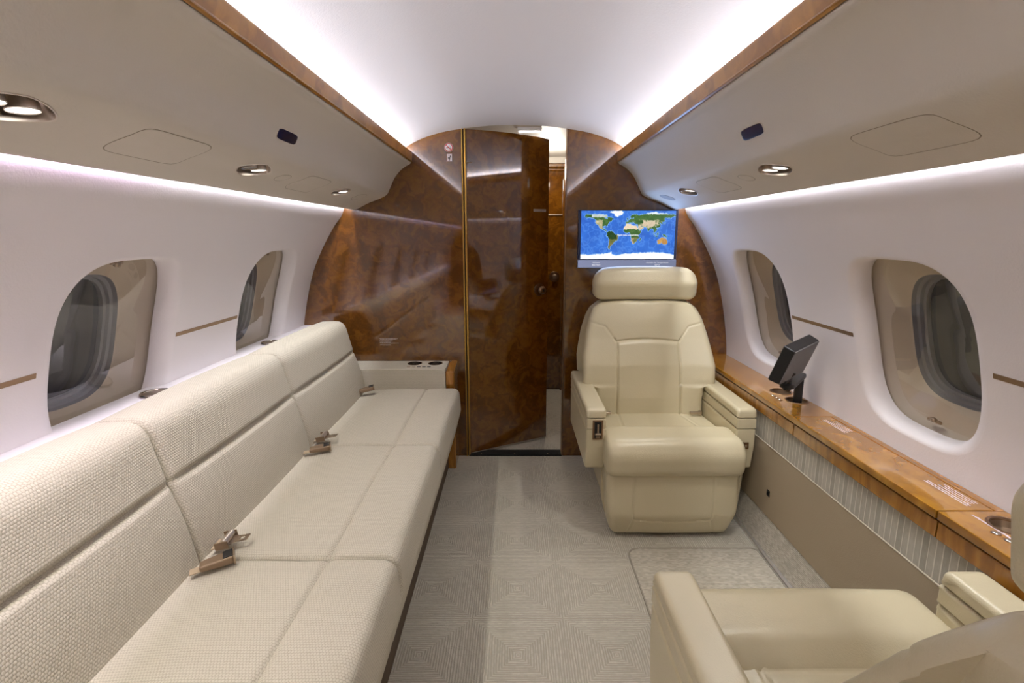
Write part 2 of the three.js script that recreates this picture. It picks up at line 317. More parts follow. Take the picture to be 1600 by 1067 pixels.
// ------------------------------------------------------------------ shell: floor, walls, ceiling, bulkheads
struct('floor', at(rbox(2.7, 0.06, ZB - ZF + 1.5, 0.002, 1), 0, -0.03, (ZF + ZB) / 2 - 0.7), M.carpet);

const ceil = [[0, 1.884], [0.14, 1.879], [0.28, 1.864], [0.39, 1.846], [0.494, 1.815], [0.56, 1.784], [0.62, 1.75], [0.685, 1.71], [0.74, 1.672]];
{
  const c = profile(ceil), inner = [], outer = [];
  for (let k = 0; k <= 28; k++) { const s = k / 28 * c.L, p = c.pt(s), n = c.nrm(s), sg = -1; void sg; inner.push(p); outer.push([p[0] - n[0] * 0.02, p[1] - n[1] * 0.02]); }
  if (outer[0][1] < inner[0][1]) outer.forEach((q, k) => { q[0] = 2 * inner[k][0] - q[0]; q[1] = 2 * inner[k][1] - q[1]; });
  const left = inner.slice(1).reverse().map(([x, y]) => [-x, y]), leftO = outer.slice(1).map(([x, y]) => [-x, y]);
  outer[0][0] = 0;
  struct('ceiling', prism([...left, ...inner, ...outer.slice().reverse(), ...leftO], ZF, ZB, 4), M.ceiling);
}

const wallPts = [[1.18, -0.02], [1.205, 0.2], [1.22, 0.40], [1.224, 0.52], [1.224, 0.62], [1.21, 0.752], [1.175, 0.937], [1.127, 1.104], [1.068, 1.231], [0.992, 1.357], [0.952, 1.408], [0.937, 1.445], [0.932, 1.485], [0.937, 1.55], [0.93, 1.60]];
const W = profile(wallPts), ZC = [-2.199, -1.365, -0.531, 0.303, 1.137], BAYW = 0.417;
const sLip0 = W.sY(0.688), sLip1 = W.sY(1.245), sWin = (sLip0 + sLip1) / 2, bLip = (sLip1 - sLip0) / 2, aLip = 0.232, NS = 3.4;
const sA0 = W.sY(0.713), sA1 = W.sY(1.219), sAp = (sA0 + sA1) / 2, bAp = (sA1 - sA0) / 2, aAp = 0.19;
const sGroove = W.sY(0.966);
{
  const lo = sLip0 - 0.05, hi = sLip1 + 0.05;
  const parts = [sheet(W.P, ZF, ZC[0] - BAYW, lo, hi, 1, 48), sheet(W.P, ZC[4] + BAYW, ZB, lo, hi, 1, 48), sheet(W.P, ZF, ZB, 0, lo, 1, 24), sheet(W.P, ZF, ZB, hi, W.L, 1, 60)];
  for (const z of ZC) parts.push(bay(W.P, z - BAYW, z + BAYW, lo, hi, z, sWin, aLip, bLip, NS, 18));
  const g = join(parts);
  const walls = { wall_right: finish(g, 50), wall_left: finish(mirrorX(g), 50) };
  for (const name in walls) {
    const o = struct(name, walls[name], M.liner), m = name === 'wall_left' ? -1 : 1;
    for (const [z0, z1] of [[-1.965, -1.60], [-1.115, -0.766], [-0.28, 0.068], [0.55, 0.9]]) {
      const pr = (z, s, d) => W.P(z, s, d);
      let gg = ringLoft([[[0, -1], [1, -1], [1, 1], [0, 1]], [[0, -1], [1, -1], [1, 1], [0, 1]]].map((q, k) => q.map(([a, b]) => pr(lerp(z0, z1, a), sGroove + b * 0.0068, k ? -0.0012 : 0.002))), true);
      if (m < 0) gg = mirrorX(gg);
      mesh('trim_strip', gg, M.groove, o);
    }
  }
}
// windows: flared reveal, inner pane, cream cavity, gasket rings, outer pane, handle of the shade
{
  const ring = (a, b, n, s, d, zs = 0) => superRing(a, b, n).map(([u, v]) => W.P(u + zs, s + v, d));
  const sO = W.sY(0.955), bO = 0.187, aO = 0.155;
  const bez = [];
  for (let k = 0; k <= 10; k++) { const t = k / 10, e = Math.sin(t * Math.PI / 2), d = 0.048 * (1 - Math.cos(t * Math.PI / 2)); bez.push(ring(lerp(aLip, aAp, e), lerp(bLip, bAp, e), NS, lerp(sWin, sAp, e), d)); }
  bez.push(ring(aAp, bAp, NS, sAp, 0.054)); bez.push(ring(aAp + 0.012, bAp + 0.012, NS, sAp, 0.056));
  const shapes = {
    bezel: ringLoft(bez),
    pane: ringLoft([ring(aAp + 0.008, bAp + 0.008, NS, sAp, 0.0565)], true),
    cavity: ringLoft([ring(aAp + 0.013, bAp + 0.013, NS, sAp, 0.0562), ring(aAp + 0.016, bAp + 0.016, NS, sAp, 0.066), ring(aAp + 0.006, bAp + 0.006, NS, sAp, 0.074), ring(aAp - 0.004, bAp - 0.01, NS, lerp(sAp, sO, 0.2), 0.09), ring(lerp(aAp, aO, 0.6), lerp(bAp, bO, 0.6), 3.2, lerp(sAp, sO, 0.6), 0.118), ring(aO + 0.006, bO + 0.006, 3, sO, 0.136), ring(aO, bO, 3, sO, 0.14)]),
    gasket: ringLoft([ring(aO, bO, 3, sO, 0.14), ring(aO - 0.004, bO - 0.004, 3, sO, 0.152), ring(aO - 0.012, bO - 0.012, 3, sO, 0.156), ring(aO - 0.014, bO - 0.014, 3, sO, 0.166), ring(aO - 0.022, bO - 0.022, 3, sO, 0.168), ring(aO - 0.022, bO - 0.022, 3, sO, 0.182), ring(aO + 0.03, bO + 0.03, 3, sO, 0.186)]),
    outer_pane: ringLoft([ring(aO - 0.012, bO - 0.012, 3, sO, 0.176)], true),
  };
  const mats = { bezel: M.liner, pane: M.glass, cavity: M.cavity, gasket: M.gasket, outer_pane: M.glass };
  const handleShape = (s, side) => {
    const c = W.P(0, s, 0.064), n = W.nrm(s), tan = V(-n[1], n[0], 0);
    const mtx = new THREE.Matrix4().makeBasis(V(0, 0, 1), tan, V(n[0], n[1], 0).multiplyScalar(-1)).setPosition(c.x, c.y, c.z);
    const g = join(rbox(0.046, 0.012, 0.012, 0.005), at(rbox(0.02, 0.016, 0.014, 0.006), 0, side * 0.004, 0.004), at(rbox(0.008, 0.006, 0.006, 0.002), 0, side * 0.007, 0.011));
    g.applyMatrix4(mtx); return g;
  };
  for (const m of [-1, 1]) {
    const geo = {}; for (const k in shapes) geo[k] = finish(m < 0 ? mirrorX(shapes[k]) : shapes[k], k === 'gasket' ? 30 : 60);
    let hg = m < 0 ? mirrorX(handleShape(sA1 - 0.026, -1)) : handleShape(sA0 + 0.026, 1); hg = finish(hg);
    for (const z of ZC) {
      const o = structGroup('window_1'); o.name = `window_${++used.win || (used.win = 1)}`; o.position.z = z;
      for (const k in geo) mesh(k, geo[k], mats[k], o);
      mesh('shade_handle', hg, M.satin, o);
    }
  }
}
// bulkheads
{
  const o = structGroup('wall_back');
  mesh('veneer_panel', at(rbox(1.2, 2.1, 0.04, 0.003, 1), -0.286 - 0.6, 1.05, ZF - 0.02), M.bulk, o);
  mesh('veneer_panel', at(rbox(1.2, 2.1, 0.04, 0.003, 1), 0.284 + 0.6, 1.05, ZF - 0.02), M.bulk, o);
  mesh('hinge_strip', at(rbox(0.007, 1.9, 0.02, 0.002, 1), -0.2825, 0.95, ZF + 0.002 - 0.004), M.brass, o);
  mesh('hinge_strip', at(rbox(0.010, 1.9, 0.02, 0.002, 1), -0.268, 0.95, ZF - 0.006), M.brass, o);
  mesh('hinge_gap', at(rbox(0.006, 1.9, 0.02, 0.001, 1), -0.2758, 0.95, ZF - 0.012), M.blackMatte, o);
  mesh('jamb_strip', at(rbox(0.006, 1.9, 0.045, 0.002, 1), 0.281, 0.95, ZF - 0.018), M.bronze, o);
  mesh('threshold', at(rbox(0.555, 0.012, 0.07, 0.003, 1), 0.006, 0.004, ZF - 0.03), M.blackMatte, o);
  for (const x of [-0.2, 0, 0.2]) mesh('screw', at(lathe([[0, 0.002], [0.004, 0.0015], [0.005, 0]], 12), x, 0.0098, ZF - 0.01), M.chrome, o);
  const r = structGroup('wall_front');
  mesh('veneer_panel', at(rbox(2.6, 2.1, 0.04, 0.003, 1), 0, 1.05, ZB + 0.02), M.bulk, r);
}
// the lobby behind the door
const LZ = -3.908;
{
  struct('ceiling', at(rbox(2.4, 0.03, 1.3, 0.002, 1), 0, 1.925, -3.33), M.bin).name = 'ceiling_lobby';
  const f = structGroup('wall_lobby');
  mesh('veneer_panel', at(rbox(2.0, 1.86, 0.03, 0.002, 1), 0.2, 0.93, LZ - 0.015), M.bulk, f);
  mesh('ceiling_band', at(rbox(2.0, 0.08, 0.03, 0.004), 0.2, 1.896, LZ + 0.005), M.bin, f);
  mesh('cornice', at(rbox(2.0, 0.035, 0.05, 0.008), 0.2, 1.845, LZ + 0.02), M.bulk, f);
  mesh('cornice', at(rbox(2.0, 0.02, 0.03, 0.006), 0.2, 1.815, LZ + 0.012), M.bulk, f);
  mesh('pilaster', at(rbox(0.035, 1.80, 0.03, 0.006), 0.402, 0.9, LZ + 0.012), M.bulk, f);
  mesh('rail_strip', at(rbox(0.20, 0.012, 0.012, 0.003), 0.29, 1.466, LZ + 0.006), M.satin, f);
  mesh('arched_panel', at(plate(roundPoly([[0.16, 0.02], [0.375, 0.02], [0.375, 0.33, 0.10], [0.16, 0.33]], 8, 1), 0.012, [], 0.003), 0, 0, LZ), M.bulk, f);
  const l = structGroup('wall_lobby_side');
  mesh('veneer_panel', at(rbox(0.03, 1.95, 1.25, 0.002, 1), -0.62, 0.97, -3.31), M.bulk, l);
  mesh('veneer_panel', at(rbox(0.03, 1.95, 1.25, 0.002, 1), 0.75, 0.97, -3.31), M.bulk, l);
  const k = thing('door_knob', 'round bronze door knob on the lobby panel seen through the doorway gap', 'door knob', [0.328, 0.968, LZ]);
  mesh('rose', at(lathe([[0, 0.008], [0.04, 0.006], [0.043, 0]]), 0, 0, 0, Math.PI / 2), M.bronze, k);
  mesh('knob', at(lathe([[0.0, 0.052], [0.016, 0.05], [0.024, 0.04], [0.022, 0.028], [0.012, 0.02], [0.012, 0.006]]), 0, 0, 0, Math.PI / 2), M.satin, k);
  const t = thing('ceiling_lamp', 'small white ceiling lamp over the open door in the lobby', 'lamp', [0.085, 1.91, -2.86]);
  mesh('frame', at(rbox(0.14, 0.02, 0.05, 0.004), 0, -0.008, 0), M.white, t);
  mesh('diffuser', at(rbox(0.12, 0.006, 0.036, 0.002), 0, -0.02, 0), M.lens, t);
  const p = new THREE.PointLight(new THREE.Color(1, 0.94, 0.84), LOBBY, 0, 2); p.position.set(0.25, 1.75, -3.4); p.castShadow = true; p.shadow.radius = 3; scene.add(p);
  const p2 = new THREE.RectAreaLight(new THREE.Color(1, 0.97, 0.92), 2.2, 0.11, 0.03); p2.position.set(0.085, 1.885, -2.86); p2.lookAt(0.085, 1, -2.861); scene.add(p2);
}
// door, hinged at the brass strip and standing ajar into the lobby
{
  const d = structGroup('door_1'); d.position.set(-0.262, 0, -2.672); d.rotation.y = R(27);
  const top = [[0.524, 1.858], [0.44, 1.866], [0.32, 1.871], [0.15, 1.871], [0.0, 1.866]];
  const out = [[0, 0.012], [0.524, 0.012], ...top];
  mesh('door_leaf', at(plate(out, 0.034, [], 0.002), 0, 0, -0.034), M.bulk, d);
  mesh('bottom_rail', at(rbox(0.52, 0.010, 0.036, 0.002, 1), 0.262, 0.0095, -0.017), M.nickel, d);
  const kn = mesh('door_knob', at(lathe([[0.0, 0.05], [0.016, 0.048], [0.025, 0.036], [0.023, 0.026], [0.013, 0.018], [0.013, 0.008], [0.036, 0.006], [0.038, 0]]), 0.465, 0.975, 0, Math.PI / 2), M.bronze, d);
  mesh('keyhole', at(rbox(0.006, 0.014, 0.004, 0.001, 1), 0.465, 0.975, 0.0515), M.black, kn);
  const tx = canvasTex(256, 40, (c, w, h) => { c.fillStyle = '#b0a49a'; c.fillRect(0, 0, w, h); dashRows(c, [[8, 5, 240, 8], [8, 22, 170, 8], [184, 22, 62, 8]], '#5d534c'); });
  const pl = mesh('door_placard', at(rbox(0.085, 0.016, 0.002, 0.0008, 1), 0.462, 1.449, 0.001), M.satin, d);
  const [pg, pm] = printPlane(0.083, 0.014, tx); pg.translate(0.462, 1.449, 0.0025); mesh('placard_print', pg, pm, pl);
  const hk = thing('coat_hook', 'tiny dark metal hook beside the brass hinge strip high on the door', 'hook', [-0.262, 1.69, ZF + 0.004]);
  mesh('shank', join(rod(V(0, 0, 0), V(0.03, -0.001, 0.006), 0.003), at(new THREE.SphereGeometry(0.005, 12, 8), 0.032, -0.001, 0.006)), M.bronze, hk);
}

// ------------------------------------------------------------------ overhead bins with cove, downlights and covers
const binPts = [[0.892, 1.446], [0.884, 1.4415], [0.872, 1.4425], [0.796, 1.479], [0.733, 1.502], [0.697, 1.523], [0.684, 1.545], [0.672, 1.57], [0.65, 1.612], [0.615, 1.652], [0.587, 1.672], [0.567, 1.682], [0.560, 1.690], [0.562, 1.696]];
const B = profile(binPts);
const DL = [-2.145, -1.44, -0.752, -0.04, 0.66, 1.36, 2.06], sDL = B.sX(0.762);
const HA = 0.074, HB = 0.040, HN = 1.55;
const PB = (z, s, d = 0) => B.P(z, s, d);
{
  const bounds = [ZF, -1.79, -1.09, -0.39, 0.31, 1.01, 1.71, ZB];
  for (const m of [-1, 1]) {
    const side = m < 0 ? 'above the sofa' : 'above the wooden ledge';
    const o = thing('overhead_bin', `long beige overhead bin with glossy wood trim running ${side}`, 'overhead bin');
    const has = (i) => !(m > 0 && i === 2);
    const parts = [];
    for (let i = 0; i < DL.length; i++) parts.push(has(i) ? bay(PB, bounds[i], bounds[i + 1], sDL - 0.085, sDL + 0.06, DL[i], sDL, HA, HB, HN, 16) : sheet(PB, bounds[i], bounds[i + 1], sDL - 0.085, sDL + 0.06, 1, 24));
    parts.push(sheet(PB, ZF, ZB, 0, sDL - 0.085, 1, 40), sheet(PB, ZF, ZB, sDL + 0.06, B.L, 1, 90));
    const f = (g) => m < 0 ? mirrorX(g) : posOnly(g);
    mesh('bin_panel', f(join(parts)), M.bin, o, 50);
    mesh('bin_back', f(prism([[0.562, 1.696], [0.575, 1.700], [0.655, 1.700], [0.735, 1.645], [0.914, 1.57], [0.914, 1.534], [0.8965, 1.534], [0.8965, 1.452], [0.892, 1.446], [0.884, 1.47], [0.885, 1.555], [0.73, 1.62], [0.65, 1.688]], ZF, ZB)), M.white, o, 20);
    mesh('wood_trim', f(loaf(roundPoly([[0.553, 1.694, 0.003], [0.575, 1.694, 0.002], [0.572, 1.746, 0.004], [0.550, 1.746, 0.006]], 4, 1), ZF, ZB, 0, 1)), M.gold, o, 50);
    mesh('trim_bead', f(loaf(roundPoly([[0.5495, 1.694, 0.002], [0.558, 1.690, 0.002], [0.558, 1.699, 0.002], [0.5495, 1.699, 0.002]], 3, 1), ZF, ZB, 0, 1)), M.gold, o, 50);
    mesh('led_strip', at(rbox(0.024, 0.006, ZB - ZF - 0.02, 0.001, 1), m * 0.602, 1.733, (ZF + ZB) / 2, 0, 0, m * 0.5), M.led, o);
    mesh('led_strip', at(rbox(0.010, 0.005, ZB - ZF - 0.02, 0.001, 1), m * 0.9045, 1.531, (ZF + ZB) / 2, 0, 0, m * 0.16), M.led, o);
    // covers let into the underside, each with a seam around it
    const cover = (name, z, s, a, b, n, mat) => {
      const rg = (da, d) => superRing(a + da, b + da, n, 72).map(([u, v]) => PB(z + u, s + v, d));
      mesh('cover_seam', f(ringLoft([rg(0.0016, 0.002), rg(0.0016, -0.0004), rg(0, -0.0004)])), M.binSeam, o);
      mesh(name, f(ringLoft([rg(0, 0), rg(-0.0006, -0.0006), rg(-0.0022, -0.0009)], true)), mat ?? M.bin, o, 30);
    };
    const sPan = B.sX(0.766);
    cover('access_panel', m < 0 ? -1.077 : -0.965, sPan, 0.106, 0.056, 7);
    cover('access_panel', m < 0 ? -1.825 : -1.845, sPan, 0.10, 0.056, 7);
    cover('oval_cover', -1.62, sPan, 0.032, 0.024, 2.2);
    cover(m < 0 ? 'oval_cover' : 'speaker_grille', m < 0 ? -2.40 : -2.44, sPan, 0.05, 0.036, 2.2, m < 0 ? null : std({ color: srgb(170, 168, 170), roughness: 0.7 }));
    // dark blue lens on the face of the bin
    const bl = thing('indicator_lens', `dark blue rounded indicator lens on the face of the bin ${side}`, 'indicator lens');
    const sB = B.sX(0.664), zB = m < 0 ? -1.452 : -1.39;
    const br = (da, d) => superRing(0.060 + da, 0.0165 + da, 5, 64).map(([u, v]) => PB(zB + u, sB + v, d));
    mesh('frame', f(ringLoft([br(0.002, 0), br(0.002, -0.0016), br(0, -0.002), br(-0.001, 0.001)])), M.bin, bl, 30);
    mesh('lens', f(ringLoft([br(-0.001, -0.0008), br(-0.004, -0.0014)], true)), M.navy, bl, 30);
    // downlights
    const names = { '-1': ['third and farthest downlight of the row above the sofa', 'middle downlight of the row above the sofa with one of its lamps unlit', 'nearest and largest downlight of the row above the sofa'], 1: ['farther chrome downlight above the wall mounted map screen side', 'nearer chrome downlight with two lit lamps above the ledge'] };
    DL.forEach((z, i) => {
      if (!has(i)) return;
      const c = PB(0, sDL, 0), n = B.nrm(sDL);
      const dl = thing('downlight', i < (m < 0 ? 3 : 2) ? names[m][i] : 'chrome twin downlight farther back in the row', 'downlight', [0, 0, z], 0, i < (m < 0 ? 3 : 2) ? undefined : 'downlights behind the viewpoint');
      if (i >= (m < 0 ? 3 : 2)) { dl.userData.label = `chrome twin downlight of the rear cabin in the row ${side}`; dl.userData.group = `rear downlights ${side}`; }
      const rg = (k, d, p = HN) => superRing(HA * k, HB * k, p, 112).map(([u, v]) => PB(u, sDL + v, d));
      mesh('bezel', f(ringLoft([rg(1.06, 0), rg(1.05, -0.0018), rg(1.0, -0.0012), rg(0.97, 0.004), rg(0.93, 0.012, 1.7), rg(0.86, 0.030, 1.9), rg(0.6, 0.040, 2)], true)), M.nickel, dl, 50);
      for (const q of [-1, 1]) {
        const off = (m < 0 && i === 1 && q > 0) || (m < 0 && i === 0 && q > 0) || (m > 0 && i === 0 && q < 0);
        const zz = q * 0.026, hp = V(c.x + n[0] * 0.004, c.y + n[1] * 0.004 + 0.002, zz);
        const body = lathe([[0.0, 0.036], [0.012, 0.034], [0.019, 0.022], [0.0215, 0.006], [0.022, -0.004], [0.0205, -0.005], [0.0195, -0.001]], 28);
        mesh('lamp_head', f(at(body, hp.x, hp.y, hp.z, 0, 0, -0.12)), M.nickel, dl, 50);
        mesh('lens', f(at(lathe([[0, 0.0], [0.02, 0.0]], 28), hp.x - 0.0002, hp.y - 0.0032, hp.z, 0, 0, -0.12)), off ? M.lensOff : M.lens, dl);
        if (off) continue;
        const sp = new THREE.SpotLight(new THREE.Color(...SPOT_COLOR), SPOT, 0, R(58), 0.55, 2);
        sp.position.set(m * (hp.x - 0.001), hp.y - 0.0065, z + zz); sp.target.position.set(m * (hp.x - 0.12), hp.y - 1, z + zz);
        sp.castShadow = true; sp.shadow.radius = 0.9; scene.add(sp, sp.target);
      }
    });
  }
}

// ------------------------------------------------------------------ bulkhead: screen and placards
{
  const s = thing('wall_screen', 'wide wall screen showing a world map, mounted on the wooden bulkhead', 'screen', [0.622, 0, ZF]);
  mesh('casing', at(rbox(0.545, 0.268, 0.022, 0.004), 0, 1.306, 0.011), std({ color: srgb(38, 44, 70), roughness: 0.35 }), s);
  mesh('info_bar', at(rbox(0.545, 0.046, 0.026, 0.003), 0, 1.1475, 0.013), std({ color: srgb(138, 144, 170), roughness: 0.4 }), s);
  const land = {
    north: [[-166, 66], [-156, 71], [-128, 70], [-96, 69], [-82, 67], [-80, 60], [-93, 58], [-88, 56], [-80, 52], [-78, 60], [-65, 60], [-56, 52], [-66, 45], [-74, 41], [-76, 35], [-81, 31], [-80, 25], [-84, 30], [-90, 29], [-97, 27], [-97, 21], [-91, 18], [-87, 21], [-88, 16], [-83, 14], [-83, 9], [-78, 8], [-86, 10], [-95, 16], [-105, 20], [-112, 28], [-117, 33], [-124, 40], [-124, 48], [-132, 56], [-150, 60], [-162, 56], [-158, 60], [-166, 62]],
    south: [[-80, 1], [-77, 8], [-72, 12], [-62, 10], [-52, 5], [-50, 0], [-35, -6], [-39, -15], [-42, -23], [-48, -26], [-54, -34], [-58, -38], [-65, -42], [-68, -50], [-70, -55], [-75, -50], [-73, -38], [-71, -20], [-77, -12], [-81, -5]],
    africa: [[-17, 15], [-16, 22], [-10, 30], [-5, 36], [10, 37], [11, 33], [20, 31], [32, 31], [36, 22], [43, 12], [51, 12], [46, 3], [40, -4], [40, -15], [35, -21], [32, -29], [26, -34], [19, -34], [14, -22], [12, -14], [13, -6], [9, 1], [8, 5], [-4, 5], [-9, 5], [-14, 9]],
    asia: [[-9, 37], [-9, 43], [-1, 44], [-4, 48], [2, 51], [8, 54], [9, 57], [12, 55], [20, 54], [24, 58], [22, 60], [18, 62], [14, 56], [6, 58], [5, 62], [14, 68], [25, 71], [40, 67], [55, 69], [70, 73], [90, 76], [105, 78], [115, 74], [140, 73], [160, 70], [178, 69], [178, 65], [164, 60], [160, 53], [156, 58], [142, 59], [136, 54], [141, 48], [130, 42], [128, 35], [122, 40], [119, 36], [122, 30], [117, 24], [109, 21], [108, 12], [103, 10], [103, 2], [99, 10], [96, 16], [90, 22], [86, 20], [80, 14], [77, 8], [73, 18], [67, 25], [57, 26], [51, 28], [56, 24], [59, 22], [52, 16], [44, 13], [39, 21], [35, 29], [36, 36], [28, 37], [24, 38], [19, 42], [14, 45], [18, 40], [15, 38], [12, 43], [4, 43], [0, 39], [-5, 36]],
    australia: [[114, -22], [122, -18], [130, -12], [136, -12], [140, -17], [143, -11], [147, -19], [153, -27], [150, -37], [144, -38], [138, -35], [132, -32], [124, -33], [116, -35]],
    greenland: [[-72, 78], [-60, 82], [-30, 83], [-18, 78], [-24, 70], [-42, 61], [-52, 66], [-56, 74]],
    islands: [[95, 5], [104, -2], [106, -6], [101, -3]], borneo: [[109, 1], [117, 7], [118, 1], [115, -4], [110, -2]], papua: [[131, -1], [141, -3], [150, -10], [142, -9], [136, -5]], japan: [[131, 33], [141, 37], [142, 44], [139, 37]], britain: [[-6, 50], [1, 52], [-3, 58], [-6, 57]], madagascar: [[44, -22], [49, -13], [50, -16], [47, -25]], zealand: [[167, -46], [174, -41], [178, -38], [173, -42]], sumatra: [[105, -6], [114, -8], [120, -9], [106, -8]],
    ice: [[-180, -72], [-150, -76], [-130, -73], [-100, -72], [-70, -68], [-60, -64], [-62, -72], [-40, -78], [-15, -71], [30, -69], [60, -67], [100, -66], [140, -67], [165, -71], [180, -75], [180, -90], [-180, -90]],
  };
  const mapT = canvasTex(1024, 520, (c, w, h) => {
    const X = (lo) => (lo + 180) / 360 * w, Y = (la) => (83 - la) / 173 * h;
    const im = c.createImageData(w, h);
    const inside = (poly, lo, la) => { let r = false; for (let i = 0, j = poly.length - 1; i < poly.length; j = i++) { const [xi, yi] = poly[i], [xj, yj] = poly[j]; if ((yi > la) !== (yj > la) && lo < (xj - xi) * (la - yi) / (yj - yi) + xi) r = !r; } return r; };
    for (let y = 0; y < h; y++) for (let x = 0; x < w; x++) {
      const lo0 = x / w * 360 - 180, la0 = 83 - y / h * 173, wob = (fbm(x / 14, y / 14, 999, 999, 2, 3) - 0.5) * 7, lo = lo0 + wob, la = la0 + (fbm(x / 14, y / 14, 999, 999, 21, 3) - 0.5) * 6;
      const ridge = 1 - Math.abs(fbm(x / 60, y / 60, 999, 999, 5, 5) - 0.5) * 5, deep = fbm(x / 110, y / 90, 999, 999, 8, 4);
      let k = mix3([36, 92, 196], [58, 126, 228], deep); k = mix3(k, [124, 176, 246], clamp(ridge - 0.55, 0, 1) * 0.9);
      let hit = null, near = false;
      for (const n in land) { if (inside(land[n], lo, la)) { hit = n; break; } if (!near && (inside(land[n], lo + 2.2, la) || inside(land[n], lo - 2.2, la) || inside(land[n], lo, la + 2.2) || inside(land[n], lo, la - 2.2))) near = true; }
      if (hit) {
        const f = fbm(x / 30, y / 30, 999, 999, 14, 4), g = fbm(x / 9, y / 9, 999, 999, 15, 3);
        const green = mix3([22, 66, 22], [104, 140, 74], f * 0.9 + g * 0.2), sand = mix3([226, 196, 158], [252, 236, 214], g), olive = mix3([70, 98, 46], [158, 150, 92], f);
        if (hit === 'ice' || hit === 'greenland') k = mix3([226, 240, 255], [255, 255, 255], g + 0.4);
        else if (hit === 'australia') k = mix3([168, 112, 54], [222, 178, 104], f);
        else if (hit === 'africa') k = la > 15 + f * 5 ? sand : la > -12 ? green : mix3(olive, [214, 166, 120], smooth(0.35, 0.6, f + (lo < 22 ? 0.15 : -0.1)));
        else if (hit === 'south') k = la > -18 && lo < -44 ? mix3([8, 48, 10], [46, 86, 24], g) : mix3(olive, [120, 100, 54], f * 0.7);
        else if (hit === 'north') k = la > 60 ? (lo > -140 ? mix3([230, 238, 246], [170, 180, 160], f) : green) : lo < -98 && la < 50 ? mix3(sand, olive, f * 0.9) : green;
        else if (hit === 'asia') k = la > 71 ? [236, 242, 250] : la > 50 ? mix3(green, [64, 110, 46], 0.4) : mix3(green, mix3(sand, [190, 176, 150], f * 0.8), smooth(0.35, 0.75, 1.15 - Math.hypot((lo - 84) / 46, (la - 40) / 15) * 0.8 + (f - 0.5) * 1.6) || smooth(0.2, 0.6, 1.2 - Math.hypot((lo - 46) / 14, (la - 24) / 13) + (f - 0.5)));
        else k = green;
      } else if (near) k = mix3(k, [156, 206, 252], 0.7);
      const i = (y * w + x) * 4; im.data[i] = clamp(k[0], 0, 255); im.data[i + 1] = clamp(k[1], 0, 255); im.data[i + 2] = clamp(k[2], 0, 255); im.data[i + 3] = 255;
    }
    c.putImageData(im, 0, 0);
    c.fillStyle = '#ffffff'; c.font = 'bold 21px sans-serif'; c.textAlign = 'center'; c.fillText('Flight data unavailable', w * 0.5, h * 0.515);
  });
  const pg = new THREE.PlaneGeometry(0.516, 0.262); pg.translate(0, 1.3045, 0.0225);
  const disp = mesh('display', pg, std({ color: 0x000000, roughness: 0.3, emissive: 0xffffff, emissiveMap: mapT, emissiveIntensity: 1.0 }), s); disp.castShadow = false;
  const bt = canvasTex(1024, 86, (c, w, h) => {
    const gr = c.createLinearGradient(0, 0, w, 0); gr.addColorStop(0, '#8f96b8'); gr.addColorStop(1, '#8088a6'); c.fillStyle = gr; c.fillRect(0, 0, w, h);
    c.fillStyle = '#f4f4fb'; c.textAlign = 'center'; c.font = '21px sans-serif'; c.fillText('Altitude', 190, 36); c.fillText('Outside Air Temperature', 830, 36); c.font = 'bold 23px sans-serif'; c.fillText('802 feet', 190, 64); c.fillText('53° F', 830, 64);
  });
  const bg = new THREE.PlaneGeometry(0.541, 0.042); bg.translate(0, 1.1475, 0.0265);
  mesh('info_text', bg, std({ color: 0x000000, roughness: 0.4, emissive: 0xffffff, emissiveMap: bt, emissiveIntensity: 0.8 }), s);
  const l = new THREE.RectAreaLight(new THREE.Color(0.35, 0.55, 1), SCREEN, 0.51, 0.25); l.position.set(0.622, 1.3045, ZF + 0.03); l.lookAt(0.622, 1.3045, 0); scene.add(l);

  const ns = thing('no_smoking_sign', 'round no smoking sign with red ring and slash on the bulkhead', 'sign', [-0.354, 1.768, ZF]);
  mesh('disc', at(lathe([[0, 0.002], [0.0235, 0.002], [0.0245, 0]], 40), 0, 0, 0, Math.PI / 2), M.paper, ns);
  const st = canvasTex(256, 256, (c) => {
    c.clearRect(0, 0, 256, 256); c.fillStyle = '#f2ecea'; c.beginPath(); c.arc(128, 128, 124, 0, 7); c.fill();
    c.fillStyle = '#3a2a2c'; c.fillRect(52, 128, 110, 20); c.fillStyle = '#8a7a76'; c.fillRect(166, 128, 30, 20);
    c.strokeStyle = '#7c98b8'; c.lineWidth = 9; c.beginPath(); c.moveTo(176, 118); c.bezierCurveTo(200, 90, 150, 84, 170, 52); c.stroke(); c.beginPath(); c.moveTo(150, 118); c.bezierCurveTo(164, 90, 120, 84, 140, 54); c.stroke();
    c.strokeStyle = '#c8202c'; c.lineWidth = 22; c.beginPath(); c.arc(128, 128, 110, 0, 7); c.stroke(); c.beginPath(); c.moveTo(52, 56); c.lineTo(204, 200); c.stroke();
  });
  const sg = new THREE.CircleGeometry(0.0233, 40); sg.translate(0, 0, 0.0023); mesh('print', sg, std({ map: st, roughness: 0.5 }), ns);
  const lp = thing('lifevest_placard', 'small white placard with black pictograms under the no smoking sign', 'sign', [-0.351, 1.716, ZF]);
  mesh('plate', at(rbox(0.0275, 0.039, 0.002, 0.0008, 1), 0, 0, 0.001), M.paper, lp);
  const lt = canvasTex(112, 160, (c) => { c.fillStyle = '#ece6e8'; c.fillRect(0, 0, 112, 160); c.fillStyle = '#2a2428'; c.beginPath(); c.arc(30, 84, 9, 0, 7); c.arc(58, 130, 10, 0, 7); c.arc(76, 38, 8, 0, 7); c.fill(); c.fillRect(20, 92, 18, 12); c.save(); c.translate(84, 58); c.rotate(-0.4); c.fillRect(-6, -18, 14, 38); c.restore(); c.fillStyle = '#8a8488'; c.fillRect(38, 28, 18, 22); c.fillRect(56, 78, 22, 8); c.fillRect(46, 142, 28, 6); });
